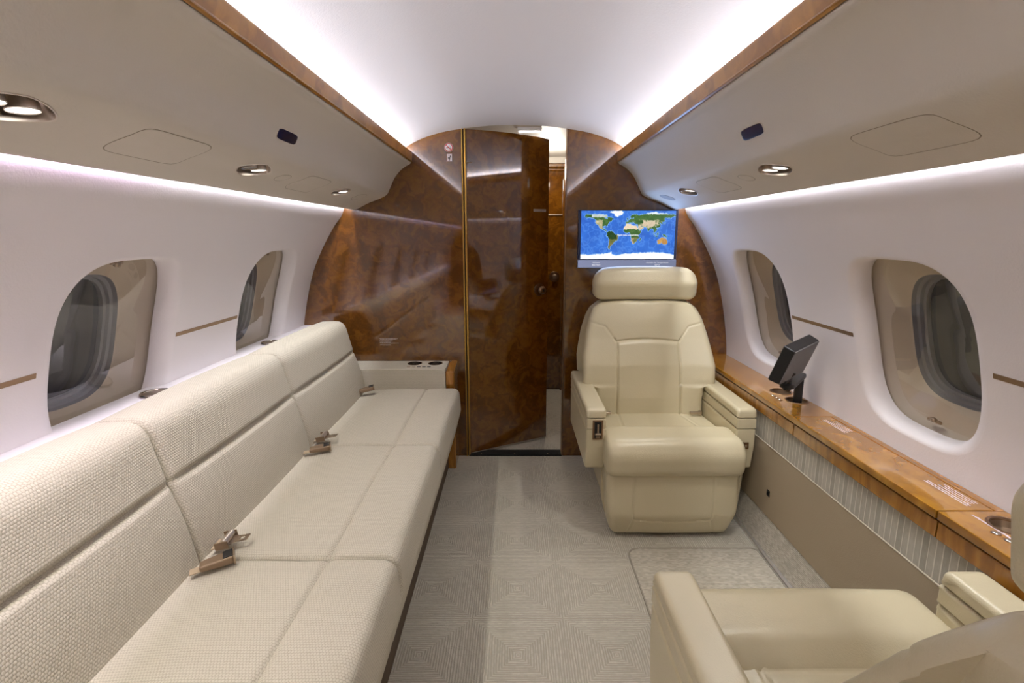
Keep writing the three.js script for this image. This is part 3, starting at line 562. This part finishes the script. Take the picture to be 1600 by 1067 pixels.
  const lg = new THREE.PlaneGeometry(0.0265, 0.038); lg.translate(0, 0, 0.0023); mesh('print', lg, std({ map: lt, roughness: 0.5 }), lp);
  const tp = thing('lettering', 'block of fine white lettering on the bulkhead above the sofa armrest', 'lettering', [-0.722, 0.697, ZF]);
  const tt = canvasTex(512, 220, (c) => { c.clearRect(0, 0, 512, 220); dashRows(c, [[10, 8, 470, 16], [40, 28, 410, 16], [20, 66, 330, 20], [30, 104, 270, 18], [30, 124, 470, 18], [30, 168, 270, 18]], '#d8c8c0'); });
  const tg = new THREE.PlaneGeometry(0.118, 0.051); tg.translate(0, 0, 0.0006); mesh('print', tg, std({ map: tt, transparent: true, roughness: 0.6 }), tp);
}

// ------------------------------------------------------------------ sofa side: shelf, sofa, armrest, belts
{
  const sh = struct('trim_1', loaf(roundPoly([[-1.24, 0.70], [-1.118, 0.70], [-1.112, 0.788, 0.006], [-1.128, 0.796, 0.006], [-1.24, 0.797]], 4, 0.05).reverse(), ZF, ZB - 0.4, 0, 1), M.liner);
  sh.name = 'trim_1';
  for (const [z, w] of [[-1.463, 'nearer'], [-2.196, 'farther']]) {
    const d = thing('round_cover', `${w} round metal lid on the white shelf behind the sofa`, 'cover', [-1.158, 0.797, z], 0);
    mesh('rim', lathe([[0.026, 0.001], [0.040, 0.001], [0.0425, 0.004], [0.041, 0.0085], [0.036, 0.008], [0.035, 0.006]]), M.chrome, d);
    mesh('disc', lathe([[0, 0.0065], [0.0355, 0.0062], [0.0355, 0.001], [0, 0.001]]), M.satin, d, 20);
  }
  const sofa = thing('sofa', 'cream woven three seat sofa along the window wall', 'sofa');
  const Z = [-2.485, -1.775, -1.105, -0.425], FX = -0.303;
  const seatP = roundPoly([[-0.86, 0.20, 0.01], [-0.335, 0.195, 0.02], [-0.293, 0.36, 0.06], [-0.300, 0.484, 0.045], [-0.86, 0.470, 0.03]], 8, 0.006);
  for (let i = 0; i < 3; i++) {
    const z0 = Z[i] + 0.0015, z1 = Z[i + 1] - 0.0015, g = loaf(seatP, z0, z1, 0.016, 44, undefined, 6);
    warp(g, (v) => {
      const t = (v.z - z0) / (z1 - z0), top = smooth(0.42, 0.475, v.y);
      v.y += top * (0.007 * Math.sin(Math.PI * clamp(t, 0, 1)) * smooth(-0.86, -0.6, v.x) - 0.008 * gauss(v.x + 0.479, 0.006) + 0.004 * Math.sin(Math.PI * clamp((v.x + 0.82) / 0.34, 0, 1)));
      if (v.y > 0.3) v.z += 0.002 * Math.sin(v.x * 23 + i);
      if (v.y < 0.215) v.y += 0.010 * (gauss(v.z - z0, 0.05) + gauss(v.z - z1, 0.05));
    });
    mesh('seat_cushion', g, M.fabric, sofa, 60);
  }
  // back cushions: face leans back, one cross seam each, rounded crest, top falling to the shelf
  const backP = roundPoly([[-0.802, 0.44, 0.015], [-0.852, 0.64, 0.1], [-0.907, 0.860, 0.055], [-1.02, 0.856, 0.06], [-1.110, 0.812, 0.02], [-1.05, 0.44, 0.02]], 8, 0.006);
  for (let i = 0; i < 3; i++) {
    const z0 = Z[i] + 0.001, z1 = Z[i + 1] - 0.001, g = loaf(backP, z0, z1, 0.018, 48, undefined, 6);
    warp(g, (v) => {
      const t = clamp((v.z - z0) / (z1 - z0), 0, 1), ty = (v.y - 0.44) / 0.42, fx = lerp(-0.80, -0.915, ty);
      const face = smooth(-0.09, -0.02, v.x - fx) * smooth(0.86, 0.8, v.y);
      const seam = gauss(v.y - 0.688, 0.008) * (0.35 + 0.65 * smooth(0.02, 0.12, Math.min(t, 1 - t)));
      v.x += face * (0.010 * Math.pow(Math.sin(Math.PI * t), 0.6) - 0.016 * seam + 0.006 * Math.sin(Math.PI * clamp((v.y - 0.47) / 0.21, 0, 1)));
      v.y += smooth(0.80, 0.86, v.y) * (0.004 * Math.sin(Math.PI * t) - 0.006 * (1 - Math.pow(Math.sin(Math.PI * t), 0.3)));
    });
    mesh('back_cushion', g, M.fabric, sofa, 60);
  }
  mesh('base', at(rbox(0.60, 0.24, 2.1, 0.004), -0.674, 0.12, (Z[0] + Z[3]) / 2), std({ color: srgb(84, 66, 48), roughness: 0.6 }), sofa);
  // armrest against the bulkhead, wooden end panel down to the floor
  const cups = [[-0.566, -2.604], [-0.449, -2.604]];
  const armTop = plate(rects(-1.0, -0.378, 2.498, 2.657, 0.004, 2), 0.018, cups.map(([x, z]) => circle(x, -z, 0.037)), 0);
  armTop.rotateX(-Math.PI / 2); armTop.translate(0, 0.569, 0);
  const am = mesh('armrest', join(armTop, at(loaf(roundPoly([[-2.498, 0.30], [-2.4985, 0.30], [-2.488, 0.30, 0.004], [-2.488, 0.587, 0.022], [-2.500, 0.587]], 6, 0.02), 0, 0.622, 0, 1, (u, v, w) => [w, v, u]), -1.0, 0, 0), at(rbox(0.62, 0.2, 0.15, 0.004, 1), -0.69, 0.44, -2.578)), M.fabric, sofa, 40);
  for (const [x, z] of cups) {
    const c = mesh('cup_liner', at(lathe([[0, -0.040], [0.031, -0.040], [0.0355, -0.032], [0.0355, 0.0005], [0.0385, 0.0015], [0.041, 0.0006], [0.041, -0.001]]), x, 0.587, z), M.chrome, am);
    void c;
  }
  for (let k = 0; k < 5; k++) mesh('button', at(rbox(0.02, 0.003, 0.009, 0.0012, 2), -0.585 + k * 0.028, 0.588, -2.532), k < 2 ? M.satin : M.black, am);
  mesh('end_panel', loaf(roundPoly([[-2.657, 0.0], [-2.505, 0.0], [-2.505, 0.46, 0.02], [-2.492, 0.50, 0.02], [-2.492, 0.572, 0.012], [-2.657, 0.592, 0.004]].map(([a, b, c]) => [a, b, c]), 5, 0.05), -0.378, -0.330, 0.010, 1, (u, v, w) => [w, v, u]), M.grain, sofa, 45);
  // belts: buckle and tongue pairs at the joints of the cushions, one lone buckle beside the armrest
  function buckle(where, x, y, z, turn, pitch) {
    const b = thing('belt_buckle', `brown seat belt buckle with black window ${where}`, 'seat belt', [x, y, z], turn); b.rotation.order = 'YZX'; b.rotation.z = pitch;
    const body = rbox(0.075, 0.023, 0.041, 0.007, 3, 3); warp(body, (v) => { const t = (v.x + 0.0375) / 0.075; v.z *= 0.72 + 0.28 * t; v.y *= 0.7 + 0.3 * t; });
    mesh('body', at(body, 0.03, 0.012, 0), M.belt, b);
    mesh('release_window', at(rbox(0.021, 0.003, 0.030, 0.001), 0.054, 0.0228, 0), M.black, b);
    mesh('rim', at(rbox(0.004, 0.025, 0.0425, 0.0015), 0.0675, 0.0125, 0), M.satin, b);
    mesh('webbing', at(rbox(0.03, 0.003, 0.024, 0.001, 1), -0.014, 0.007, 0), M.webbing, b);
  }
  function tongue(where, x, y, z, turn, pitch) {
    const b = thing('belt_tongue', `metal seat belt tongue with roller ${where}`, 'seat belt', [x, y, z], turn); b.rotation.order = 'YZX'; b.rotation.z = pitch;
    mesh('tongue_plate', at(plate(roundPoly([[0, -0.022, 0.004], [0.03, -0.02, 0.006], [0.036, -0.013, 0.003], [0.066, -0.013, 0.003], [0.066, 0.013, 0.003], [0.036, 0.013, 0.003], [0.03, 0.02, 0.006], [0, 0.022, 0.004]], 4, 1), 0.0028, [rects(0.044, 0.056, -0.007, 0.007, 0.002)], 0.0006), 0, 0.012, 0, -Math.PI / 2), M.satin, b);
    mesh('roller', rod(V(0.012, 0.021, -0.026), V(0.012, 0.021, 0.026), 0.0095, 20), M.nickel, b);
    for (const q of [-1, 1]) mesh('bracket', at(rbox(0.034, 0.02, 0.003, 0.001, 1), 0.008, 0.017, q * 0.0265), M.belt, b);
    mesh('webbing', at(rbox(0.03, 0.003, 0.044, 0.001, 1), -0.008, 0.010, 0), M.webbing, b);
  }
  buckle('at the nearer joint of the sofa cushions', -0.770, 0.483, -1.052, R(32), 0.06);
  tongue('lying at the nearer joint of the sofa cushions', -0.774, 0.484, -1.145, R(6), 0.16);
  buckle('at the farther joint of the sofa cushions', -0.775, 0.482, -1.70, R(20), 0.06);
  tongue('lying at the farther joint of the sofa cushions', -0.780, 0.484, -1.802, R(2), 0.16);
  buckle('tucked beside the sofa armrest', -0.800, 0.490, -2.372, R(20), 0.2);
}

// ------------------------------------------------------------------ ledge side: ledge, dado panels, cup holders, monitor
{
  const LY = 0.627;
  const cupsL = [[1.168, -1.992], [1.171, -1.879], [1.166, -1.012]];
  const sec = (z0, z1, x0, x1, holes, y, t, bev) => { const p = plate(rects(x0, x1, -z1, -z0, 0.003, 2), t, holes.map(([x, z]) => circle(x, -z, 0.0395)), bev); p.rotateX(-Math.PI / 2); p.translate(0, y - t, 0); return p; };
  const ledge = thing('side_ledge', 'glossy golden burl ledge under the windows with fold out table lid', 'ledge');
  mesh('back_rail', sec(-1.700, -1.080, 1.1955, 1.2215, [], LY, 0.023, 0.002), M.grain, ledge);
  mesh('fixed_top', sec(ZF + 0.002, -1.700, 1.052, 1.2215, cupsL.slice(0, 2), LY, 0.023, 0.003), M.ledge, ledge);
  mesh('table_lid', sec(-1.698, -1.082, 1.050, 1.1935, [], LY + 0.0005, 0.023, 0.003), M.ledge, ledge);
  mesh('fixed_top', sec(-1.080, -0.25, 1.052, 1.2215, cupsL.slice(2), LY, 0.023, 0.003), M.ledge, ledge);
  mesh('fixed_top', sec(-0.248, ZB - 0.4, 1.052, 1.2215, [], LY, 0.023, 0.003), M.ledge, ledge);
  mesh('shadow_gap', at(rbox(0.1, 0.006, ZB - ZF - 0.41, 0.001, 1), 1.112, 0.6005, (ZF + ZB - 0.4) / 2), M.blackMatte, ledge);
  for (const [z0, z1] of [[ZF + 0.002, -1.70], [-1.697, -1.083], [-1.080, ZB - 0.4]]) mesh('fascia', at(rbox(0.03, 0.046, z1 - z0, 0.003, 2), 1.072, 0.5745, (z0 + z1) / 2), M.grain, ledge);
  const dado = thing('wainscot', 'lower side panel of striped fabric over taupe leather below the burl ledge', 'wall panel');
  mesh('striped_panel', at(rbox(0.024, 0.114, ZB - ZF - 0.41, 0.002, 1), 1.078, 0.4925, (ZF + ZB - 0.4) / 2), M.rib, dado);
  mesh('piping', rod(V(1.066, 0.434, ZF + 0.002), V(1.066, 0.434, ZB - 0.4), 0.003), std({ color: srgb(178, 166, 146), roughness: 0.6 }), dado);
  mesh('leather_panel', at(rbox(0.024, 0.30, ZB - ZF - 0.41, 0.004, 2), 1.076, 0.283, (ZF + ZB - 0.4) / 2), M.taupe, dado);
  mesh('kick_panel', loaf(roundPoly([[1.038, 0.0], [1.10, 0.0], [1.10, 0.138], [1.068, 0.138]], 3, 0.05), ZF + 0.002, ZB - 0.4, 0, 1), M.loop, dado);
  const tr = thing('seat_track', 'bright metal floor track between the carpet and the kick panel', 'floor track', [0, 0, 0]);
  mesh('rail', at(rbox(0.016, 0.010, 2.8, 0.003), 1.0295, 0.005, -1.2), std({ color: srgb(250, 250, 255), metalness: 1, roughness: 0.3 }), tr);
  const oc = thing('wall_outlet', 'small black outlet low on the taupe side panel', 'outlet', [1.0638, 0.237, -1.834]);
  mesh('plate', at(rbox(0.003, 0.026, 0.022, 0.001, 1), 0, 0, 0), M.black, oc); mesh('socket', at(rbox(0.002, 0.012, 0.01, 0.0006, 1), -0.0022, 0, 0), M.blackMatte, oc);
  const cl = ['farther cup holder sunk in the ledge behind the monitor stem', 'cup holder sunk in the ledge with the monitor stem standing in it', 'cup holder sunk in the ledge beside the nearer armchair'];
  cupsL.forEach(([x, z], i) => {
    const c = thing('cup_holder', cl[i], 'cup holder', [x, LY, z]);
    mesh('rim', lathe([[0.0375, -0.004], [0.038, 0.001], [0.041, 0.0028], [0.0445, 0.0018], [0.0455, 0]]), M.bronze, c);
    mesh('cup', lathe([[0, -0.0225], [0.035, -0.0225], [0.0372, -0.021], [0.0378, 0.0]]), M.satin, c);
  });
  const bz = [[1.104, -1.935], [1.105, -1.91], [1.105, -1.886], [1.107, -0.99], [1.109, -0.962]];
  bz.forEach(([x, z], i) => { const b = thing('push_button', i < 3 ? `${['farthest', 'middle', 'nearest'][i]} of three small metal buttons beside the monitor stem` : `${['farther', 'nearer'][i - 3]} of two metal buttons beside the near cup holder`, 'button', [x, LY, z]); mesh('cap', lathe([[0, 0.004], [0.005, 0.0035], [0.0075, 0.001], [0.008, 0]], 20), M.chrome, b); mesh('collar', lathe([[0.008, 0.0012], [0.0095, 0.001], [0.0098, 0]], 20), M.bronze, b); });
  const prt = (name, label, x, z, w, h, rows) => { const t = thing(name, label, 'lettering', [x, LY + 0.0008, z]); const tx = canvasTex(512, 128, (c) => { c.clearRect(0, 0, 512, 128); dashRows(c, rows, '#ead9dc'); }); const g = new THREE.PlaneGeometry(w, h); g.rotateX(-Math.PI / 2); g.rotateY(Math.PI / 2); mesh('print', g, std({ map: tx, transparent: true, roughness: 0.5 }), t); };
  prt('lettering', 'rows of fine white lettering on the table lid close to the monitor stem', 1.163, -1.61, 0.12, 0.042, [[4, 4, 500, 18], [4, 28, 500, 18], [40, 58, 380, 12], [40, 82, 330, 12], [40, 106, 380, 12]]);
  prt('lettering', 'rows of fine white lettering on the table lid close to its near end', 1.163, -1.165, 0.13, 0.046, [[4, 4, 500, 18], [4, 28, 500, 18], [40, 58, 380, 12], [40, 82, 330, 12], [40, 106, 380, 12]]);
  prt('lettering', 'single line of fine white lettering between the near buttons and cup holder', 1.121, -1.0, 0.13, 0.012, [[4, 20, 500, 80]]);
  // monitor on a swivel arm, its stem in the cup holder
  const mo = thing('swivel_monitor', 'black monitor on a swivel arm standing on the burl ledge, seen from behind', 'monitor');
  const D = V(0.974, 0.753, -1.677), e1 = V(0.160, 0.019, -0.116), e2 = V(-0.0206, -0.143, -0.0516);
  const ex = e1.clone().normalize(), ey = e2.clone().negate().addScaledVector(ex, e2.dot(ex)).normalize(), ez = ex.clone().cross(ey), w = e1.length(), h = e2.length();
  const put = (g, u, v, d) => { const c = D.clone().addScaledVector(ex, u).addScaledVector(ey, v).addScaledVector(ez, d); g = posOnly(g); g.applyMatrix4(new THREE.Matrix4().makeBasis(ex, ey, ez).setPosition(c.x, c.y, c.z)); return g; };
  const shellG = rbox(w, h, 0.042, 0.006); warp(shellG, (v) => { if (v.z > 0) { v.x *= 0.97; v.y *= 0.97; } });
  mesh('casing', put(shellG, w / 2, h / 2, -0.026), M.black, mo);
  mesh('back_plate', put(rbox(w * 0.93, h * 0.93, 0.006, 0.002), w / 2, h / 2, -0.0045), M.grey, mo);
  mesh('display', put(rbox(w * 0.9, h * 0.86, 0.002, 0.0008, 1), w / 2, h / 2, -0.0476), phys({ color: 0x050506, roughness: 0.1, clearcoat: 1 }), mo);
  const hinge = V(1.045, 0.738, -1.745), stemT = V(1.174, 0.736, -1.880);
  const ad = stemT.clone().sub(hinge), al = ad.length(), ang = Math.atan2(-ad.z, ad.x);
  const armG = plate([...Array.from({ length: 13 }, (_, k) => { const t = Math.PI / 2 + k / 12 * Math.PI; return [0.026 * Math.cos(t), 0.026 * Math.sin(t)]; }), ...Array.from({ length: 13 }, (_, k) => { const t = -Math.PI / 2 + k / 12 * Math.PI; return [al + 0.022 * Math.cos(t), 0.022 * Math.sin(t)]; })], 0.018, [], 0.004);
  armG.rotateX(-Math.PI / 2); mesh('arm', at(armG, hinge.x, hinge.y - 0.012, hinge.z, 0, ang, 0), M.black, mo);
  mesh('tilt_joint', join(rod(hinge.clone().add(V(-0.035, 0.02, 0.02)), hinge.clone().add(V(0.012, 0.02, -0.02)), 0.016, 20), rod(hinge.clone().add(V(0, -0.02, 0)), hinge.clone().add(V(0, 0.02, 0)), 0.014, 20), rod(hinge.clone().add(V(-0.012, 0.02, 0)), D.clone().addScaledVector(ex, w / 2).addScaledVector(ey, 0.03).addScaledVector(ez, -0.004), 0.010, 14)), M.black, mo);
  mesh('stem', rod(V(1.174, 0.6065, -1.880), stemT, 0.0165, 24), M.black, mo);
  // carpeted hatch in the floor
  const hp = roundPoly([[0.468, 0.4, 0.02], [1.02, 0.4, 0.02], [1.02, 1.806, 0.03], [0.468, 1.806, 0.06]], 8, 1);
  const hin = roundPoly([[0.474, 0.406, 0.018], [1.014, 0.406, 0.018], [1.014, 1.800, 0.028], [0.474, 1.800, 0.055]], 8, 1);
  const ht = thing('floor_hatch', 'carpeted floor hatch with bound rounded corners in front of the far armchair', 'floor hatch');
  const pan = plate(hin, 0.004, [], 0.0015); pan.rotateX(-Math.PI / 2); mesh('carpet_panel', pan, M.loop, ht);
  const edge = plate(hp, 0.005, [hin], 0.001); edge.rotateX(-Math.PI / 2); mesh('binding', edge, M.hatchEdge, ht);
}

// ------------------------------------------------------------------ armchairs
function armchair(label, [x, y, z], turn) {
  const t = thing('armchair', label, 'armchair', [x, y, z], turn, undefined), zy = (u, v, w) => [w, v, u];
  // pedestal and skirt
  const base = loaf(roundPoly([[-0.27, 0.0, 0.01], [0.22, 0.0, 0.02], [0.25, 0.31, 0.02], [-0.30, 0.33, 0.02]], 4, 0.05), -0.27, 0.27, 0.02, 6, zy); warp(base, (v) => { v.x *= lerp(0.86, 1, clamp(v.y / 0.3, 0, 1)); });
  mesh('base', base, M.leather, t);
  mesh('side_shroud', loaf(roundPoly([[-0.25, 0.01, 0.03], [0.20, 0.01, 0.08], [0.235, 0.288, 0.01], [-0.27, 0.288, 0.01]], 6, 0.05), 0.272, 0.362, 0.015, 2, zy), M.leather, t);
  // leg rest with stitched panel
  const lr = loaf(roundPoly([[0.20, 0.010, 0.02], [0.335, 0.006, 0.06], [0.368, 0.12, 0.1], [0.366, 0.312, 0.02], [0.20, 0.312, 0.01]], 8, 0.005), -0.283, 0.283, 0.028, 110, zy, 6);
  const segd = (px, py, [ax, ay], [bx, by]) => { const dx = bx - ax, dy = by - ay, q = clamp(((px - ax) * dx + (py - ay) * dy) / (dx * dx + dy * dy), 0, 1); return Math.hypot(px - ax - dx * q, py - ay - dy * q); };
  warp(lr, (v) => {
    const xx = Math.abs(v.x), d = Math.min(segd(xx, v.y, [0.168, 0.31], [0.172, 0.10]), segd(xx, v.y, [0, 0.088], [0.172, 0.10]), segd(xx, v.y, [0.172, 0.10], [0.212, 0.015]));
    if (v.z > 0.3) v.z -= 0.004 * gauss(d, 0.0034);
    if (v.z > 0.3) v.z += 0.006 * Math.cos(clamp(v.x / 0.28, -1, 1) * Math.PI / 2);
    v.x *= 1 - 0.10 * smooth(0.16, 0.0, v.y);
  });
  mesh('leg_rest', lr, M.leather, t, 60);
  // seat: pad with sunken middle panel and a front bolster
  const pad = loaf(roundPoly([[-0.16, 0.30, 0.01], [0.25, 0.30, 0.01], [0.25, 0.432, 0.02], [-0.16, 0.402, 0.02]], 4, 0.006), -0.276, 0.276, 0.02, 90, zy);
  warp(pad, (v) => {
    const top = smooth(0.36, 0.40, v.y), xx = Math.abs(v.x), edge = 0.150 + 0.10 * (v.z + 0.1);
    v.y += top * (0.012 * smooth(0.02, -0.004, xx - edge) * 0.4 - 0.006 * gauss(xx - edge, 0.006) + 0.006 * Math.cos(v.x * 4) - 0.006 * gauss(v.z - 0.165, 0.008) * smooth(edge + 0.004, edge - 0.02, xx));
  });
  mesh('seat_pad', pad, M.leather, t, 60);
  const roll = loaf(roundPoly([[0.17, 0.31, 0.02], [0.392, 0.297, 0.055], [0.404, 0.40, 0.07], [0.365, 0.462, 0.07], [0.22, 0.464, 0.06], [0.155, 0.42, 0.04]], 9, 0.007), -0.291, 0.291, 0.036, 60, zy, 8);
  warp(roll, (v) => { const xx = Math.abs(v.x); v.y += 0.004 * Math.cos(v.x / 0.29 * Math.PI / 2) * smooth(0.38, 0.45, v.y); if (v.z > 0.2) { const k = gauss(xx - 0.262, 0.003); v.z -= 0.0014 * k * smooth(0.3, 0.36, v.z); v.y -= 0.0014 * k * smooth(0.42, 0.45, v.y); } });
  mesh('seat_bolster', roll, M.leather, t, 60);
  // backrest: leaning, wider at the shoulders above the arms, with inset centre panel and diagonal seams
  const back = loaf(roundPoly([[-0.045, 0.36, 0.02], [-0.058, 0.50, 0.08], [-0.088, 0.66, 0.1], [-0.155, 0.84, 0.12], [-0.200, 0.972, 0.028], [-0.300, 0.987, 0.04], [-0.362, 0.945, 0.05], [-0.392, 0.80, 0.12], [-0.375, 0.52, 0.1], [-0.29, 0.36, 0.04]], 10, 0.0045), -0.34, 0.34, 0.034, 150, zy, 9);
  const HWS = [[0.36, 0.275], [0.548, 0.275], [0.572, 0.330], [0.66, 0.333], [0.72, 0.325], [0.80, 0.312], [0.88, 0.292], [0.94, 0.270], [0.97, 0.250], [0.99, 0.235]];
  const HW = (yy) => { for (let i = 1; i < HWS.length; i++) if (yy <= HWS[i][0]) { const k = (yy - HWS[i - 1][0]) / (HWS[i][0] - HWS[i - 1][0]); return lerp(HWS[i - 1][1], HWS[i][1], i === 2 ? smooth(0, 1, k) : k); } return 0.235; };
  warp(back, (v) => {
    const thick = lerp(-0.045, -0.203, clamp((v.y - 0.36) / 0.6, 0, 1)) - v.z, front = 1 - smooth(0.03, 0.055, thick), rear = smooth(0.055, 0.085, thick), u = v.x / 0.34;
    const top = 0.772 + 0.010 * (1 - (v.x / 0.16) ** 2);
    v.x *= HW(v.y) / 0.34;
    const xx = Math.abs(v.x);
    const d = Math.min(segd(xx, v.y, [0.155, 0.765], [0.163, 0.38]), Math.abs(v.y - top) + (xx > 0.155 ? xx - 0.155 : 0), segd(xx, v.y, [0.155, 0.765], [0.212, 0.845]), segd(xx, v.y, [0.212, 0.845], [0.31, 0.872]));
    const deep = xx < 0.17 && v.y < 0.80 ? 0.0065 : 0.003;
    const inP = smooth(0.165, 0.145, xx) * smooth(top, top - 0.02, v.y);
    const au = Math.abs(u), blend = smooth(0.0, 0.10, thick);
    v.z += front * (-deep * gauss(d, 0.0042) + 0.008 * inP + 0.005 * Math.sin(clamp((v.y - 0.79) / 0.18, 0, 1) * Math.PI));
    v.z += lerp(0.034 * au * au * au * smooth(0.45, 0.60, v.y) * (1 - smooth(0.62, 0.95, v.y)), 0.030 * Math.pow(au, 2.5), blend);
    const w = HW(v.y) - 0.032, dr = Math.min(Math.abs(xx - w) + (v.y > 0.90 ? 1 : 0), segd(xx, v.y, [HW(0.9) - 0.032, 0.90], [0.20, 0.940]), segd(xx, v.y, [0.20, 0.940], [0, 0.915]));
    v.z += rear * 0.004 * gauss(dr, 0.004);
    v.y -= smooth(0.86, 0.98, v.y) * (0.018 * Math.pow(Math.abs(u), 2.4) + 0.006 * gauss(u, 0.35));
  });
  mesh('backrest', back, M.leather, t, 60);
  // headrest: low cylinder-like pillow, crowned at the top
  const hr = loaf(roundPoly([[-0.205, 0.974, 0.03], [-0.185, 1.06, 0.06], [-0.215, 1.136, 0.05], [-0.27, 1.142, 0.04], [-0.315, 1.07, 0.06], [-0.29, 0.974, 0.03]], 10, 0.008), -0.268, 0.268, 0.048, 60, zy, 9);
  warp(hr, (v) => { const u = v.x / 0.268; v.y += 0.006 * (1 - u * u) * smooth(1.05, 1.13, v.y) - 0.014 * Math.pow(Math.abs(u), 6) * smooth(1.05, 1.13, v.y); v.z += 0.012 * u * u; v.x *= 1 - 0.05 * smooth(1.06, 1.15, v.y); });
  mesh('headrest', hr, M.leather, t, 60);
  // arms: three layers, control plate on the inner-aisle arm, latch button on the other
  for (const s of [-1, 1]) {
    const cx = s * 0.323;
    const body = loaf(roundPoly([[-0.27, 0.29, 0.02], [0.275, 0.29, 0.018], [0.292, 0.40, 0.05], [0.292, 0.480, 0.004], [-0.29, 0.480, 0.004]], 5, 0.02), cx - 0.0425, cx + 0.0425, 0.010, 4, zy);
    const a = mesh('armrest', body, M.leather, t, 45);
    mesh('arm_band', loaf(roundPoly([[-0.29, 0.4825, 0.003], [0.293, 0.4825, 0.003], [0.293, 0.527, 0.003], [-0.29, 0.527, 0.003]], 3, 0.03), cx - 0.0425, cx + 0.0425, 0.008, 3, zy), M.leather, a, 45);
    const pd = loaf(roundPoly([[-0.295, 0.5285, 0.006], [0.294, 0.5285, 0.008], [0.288, 0.570, 0.024], [-0.295, 0.573, 0.015]], 6, 0.02), cx - 0.0435, cx + 0.0435, 0.014, 6, zy, 5);
    mesh('arm_pad', pd, M.leather, a, 45);
    if (s < 0) {
      const pl = mesh('lever_plate', at(rbox(0.044, 0.088, 0.005, 0.002), cx + 0.006, 0.478, 0.2945), M.bronze, a);
      mesh('lever_slot', at(rbox(0.030, 0.074, 0.003, 0.001), cx + 0.006, 0.478, 0.297), M.black, pl);
      mesh('lever', at(join(rbox(0.007, 0.046, 0.006, 0.002), at(rbox(0.024, 0.010, 0.012, 0.003), 0, -0.022, 0.002), at(rbox(0.018, 0.008, 0.008, 0.002), 0, -0.034, 0)), cx + 0.006, 0.482, 0.300), M.satin, pl);
    } else {
      const bt = mesh('latch_button', at(rbox(0.026, 0.030, 0.006, 0.003), cx + 0.002, 0.405, 0.293), M.bronze, a);
      mesh('latch_slot', at(rbox(0.010, 0.012, 0.003, 0.001), cx + 0.002, 0.405, 0.2965), M.chrome, bt);
    }
    mesh('belt_anchor', join(at(rbox(0.05, 0.013, 0.016, 0.003), s * 0.222, 0.432, -0.022), at(rbox(0.014, 0.02, 0.02, 0.003), s * 0.248, 0.432, -0.024)), M.satin, t);
  }
  return t;
}
const far = armchair('farther cream leather armchair under the wall screen, its seat facing into the cabin', [0.675, 0, -2.22], 0);
const near = far.clone(); near.name = numbered('armchair'); near.position.set(0.675, 0, -0.66); near.rotation.y = Math.PI;
near.userData = { label: 'nearer cream leather armchair seen from behind, turned towards the far armchair', category: 'armchair' };
scene.add(near);
for (const o of near.children) if (/^(backrest|headrest)/.test(o.name)) {      // its back is reclined a little more
  const a = R(-4), c = Math.cos(a), n = Math.sin(a), py = 0.40, pz = -0.05;
  o.rotation.x = a; o.position.set(0, py - (py * c - pz * n) + 0.036, pz - (py * n + pz * c) - 0.055);
}

renderer.render(scene, camera);
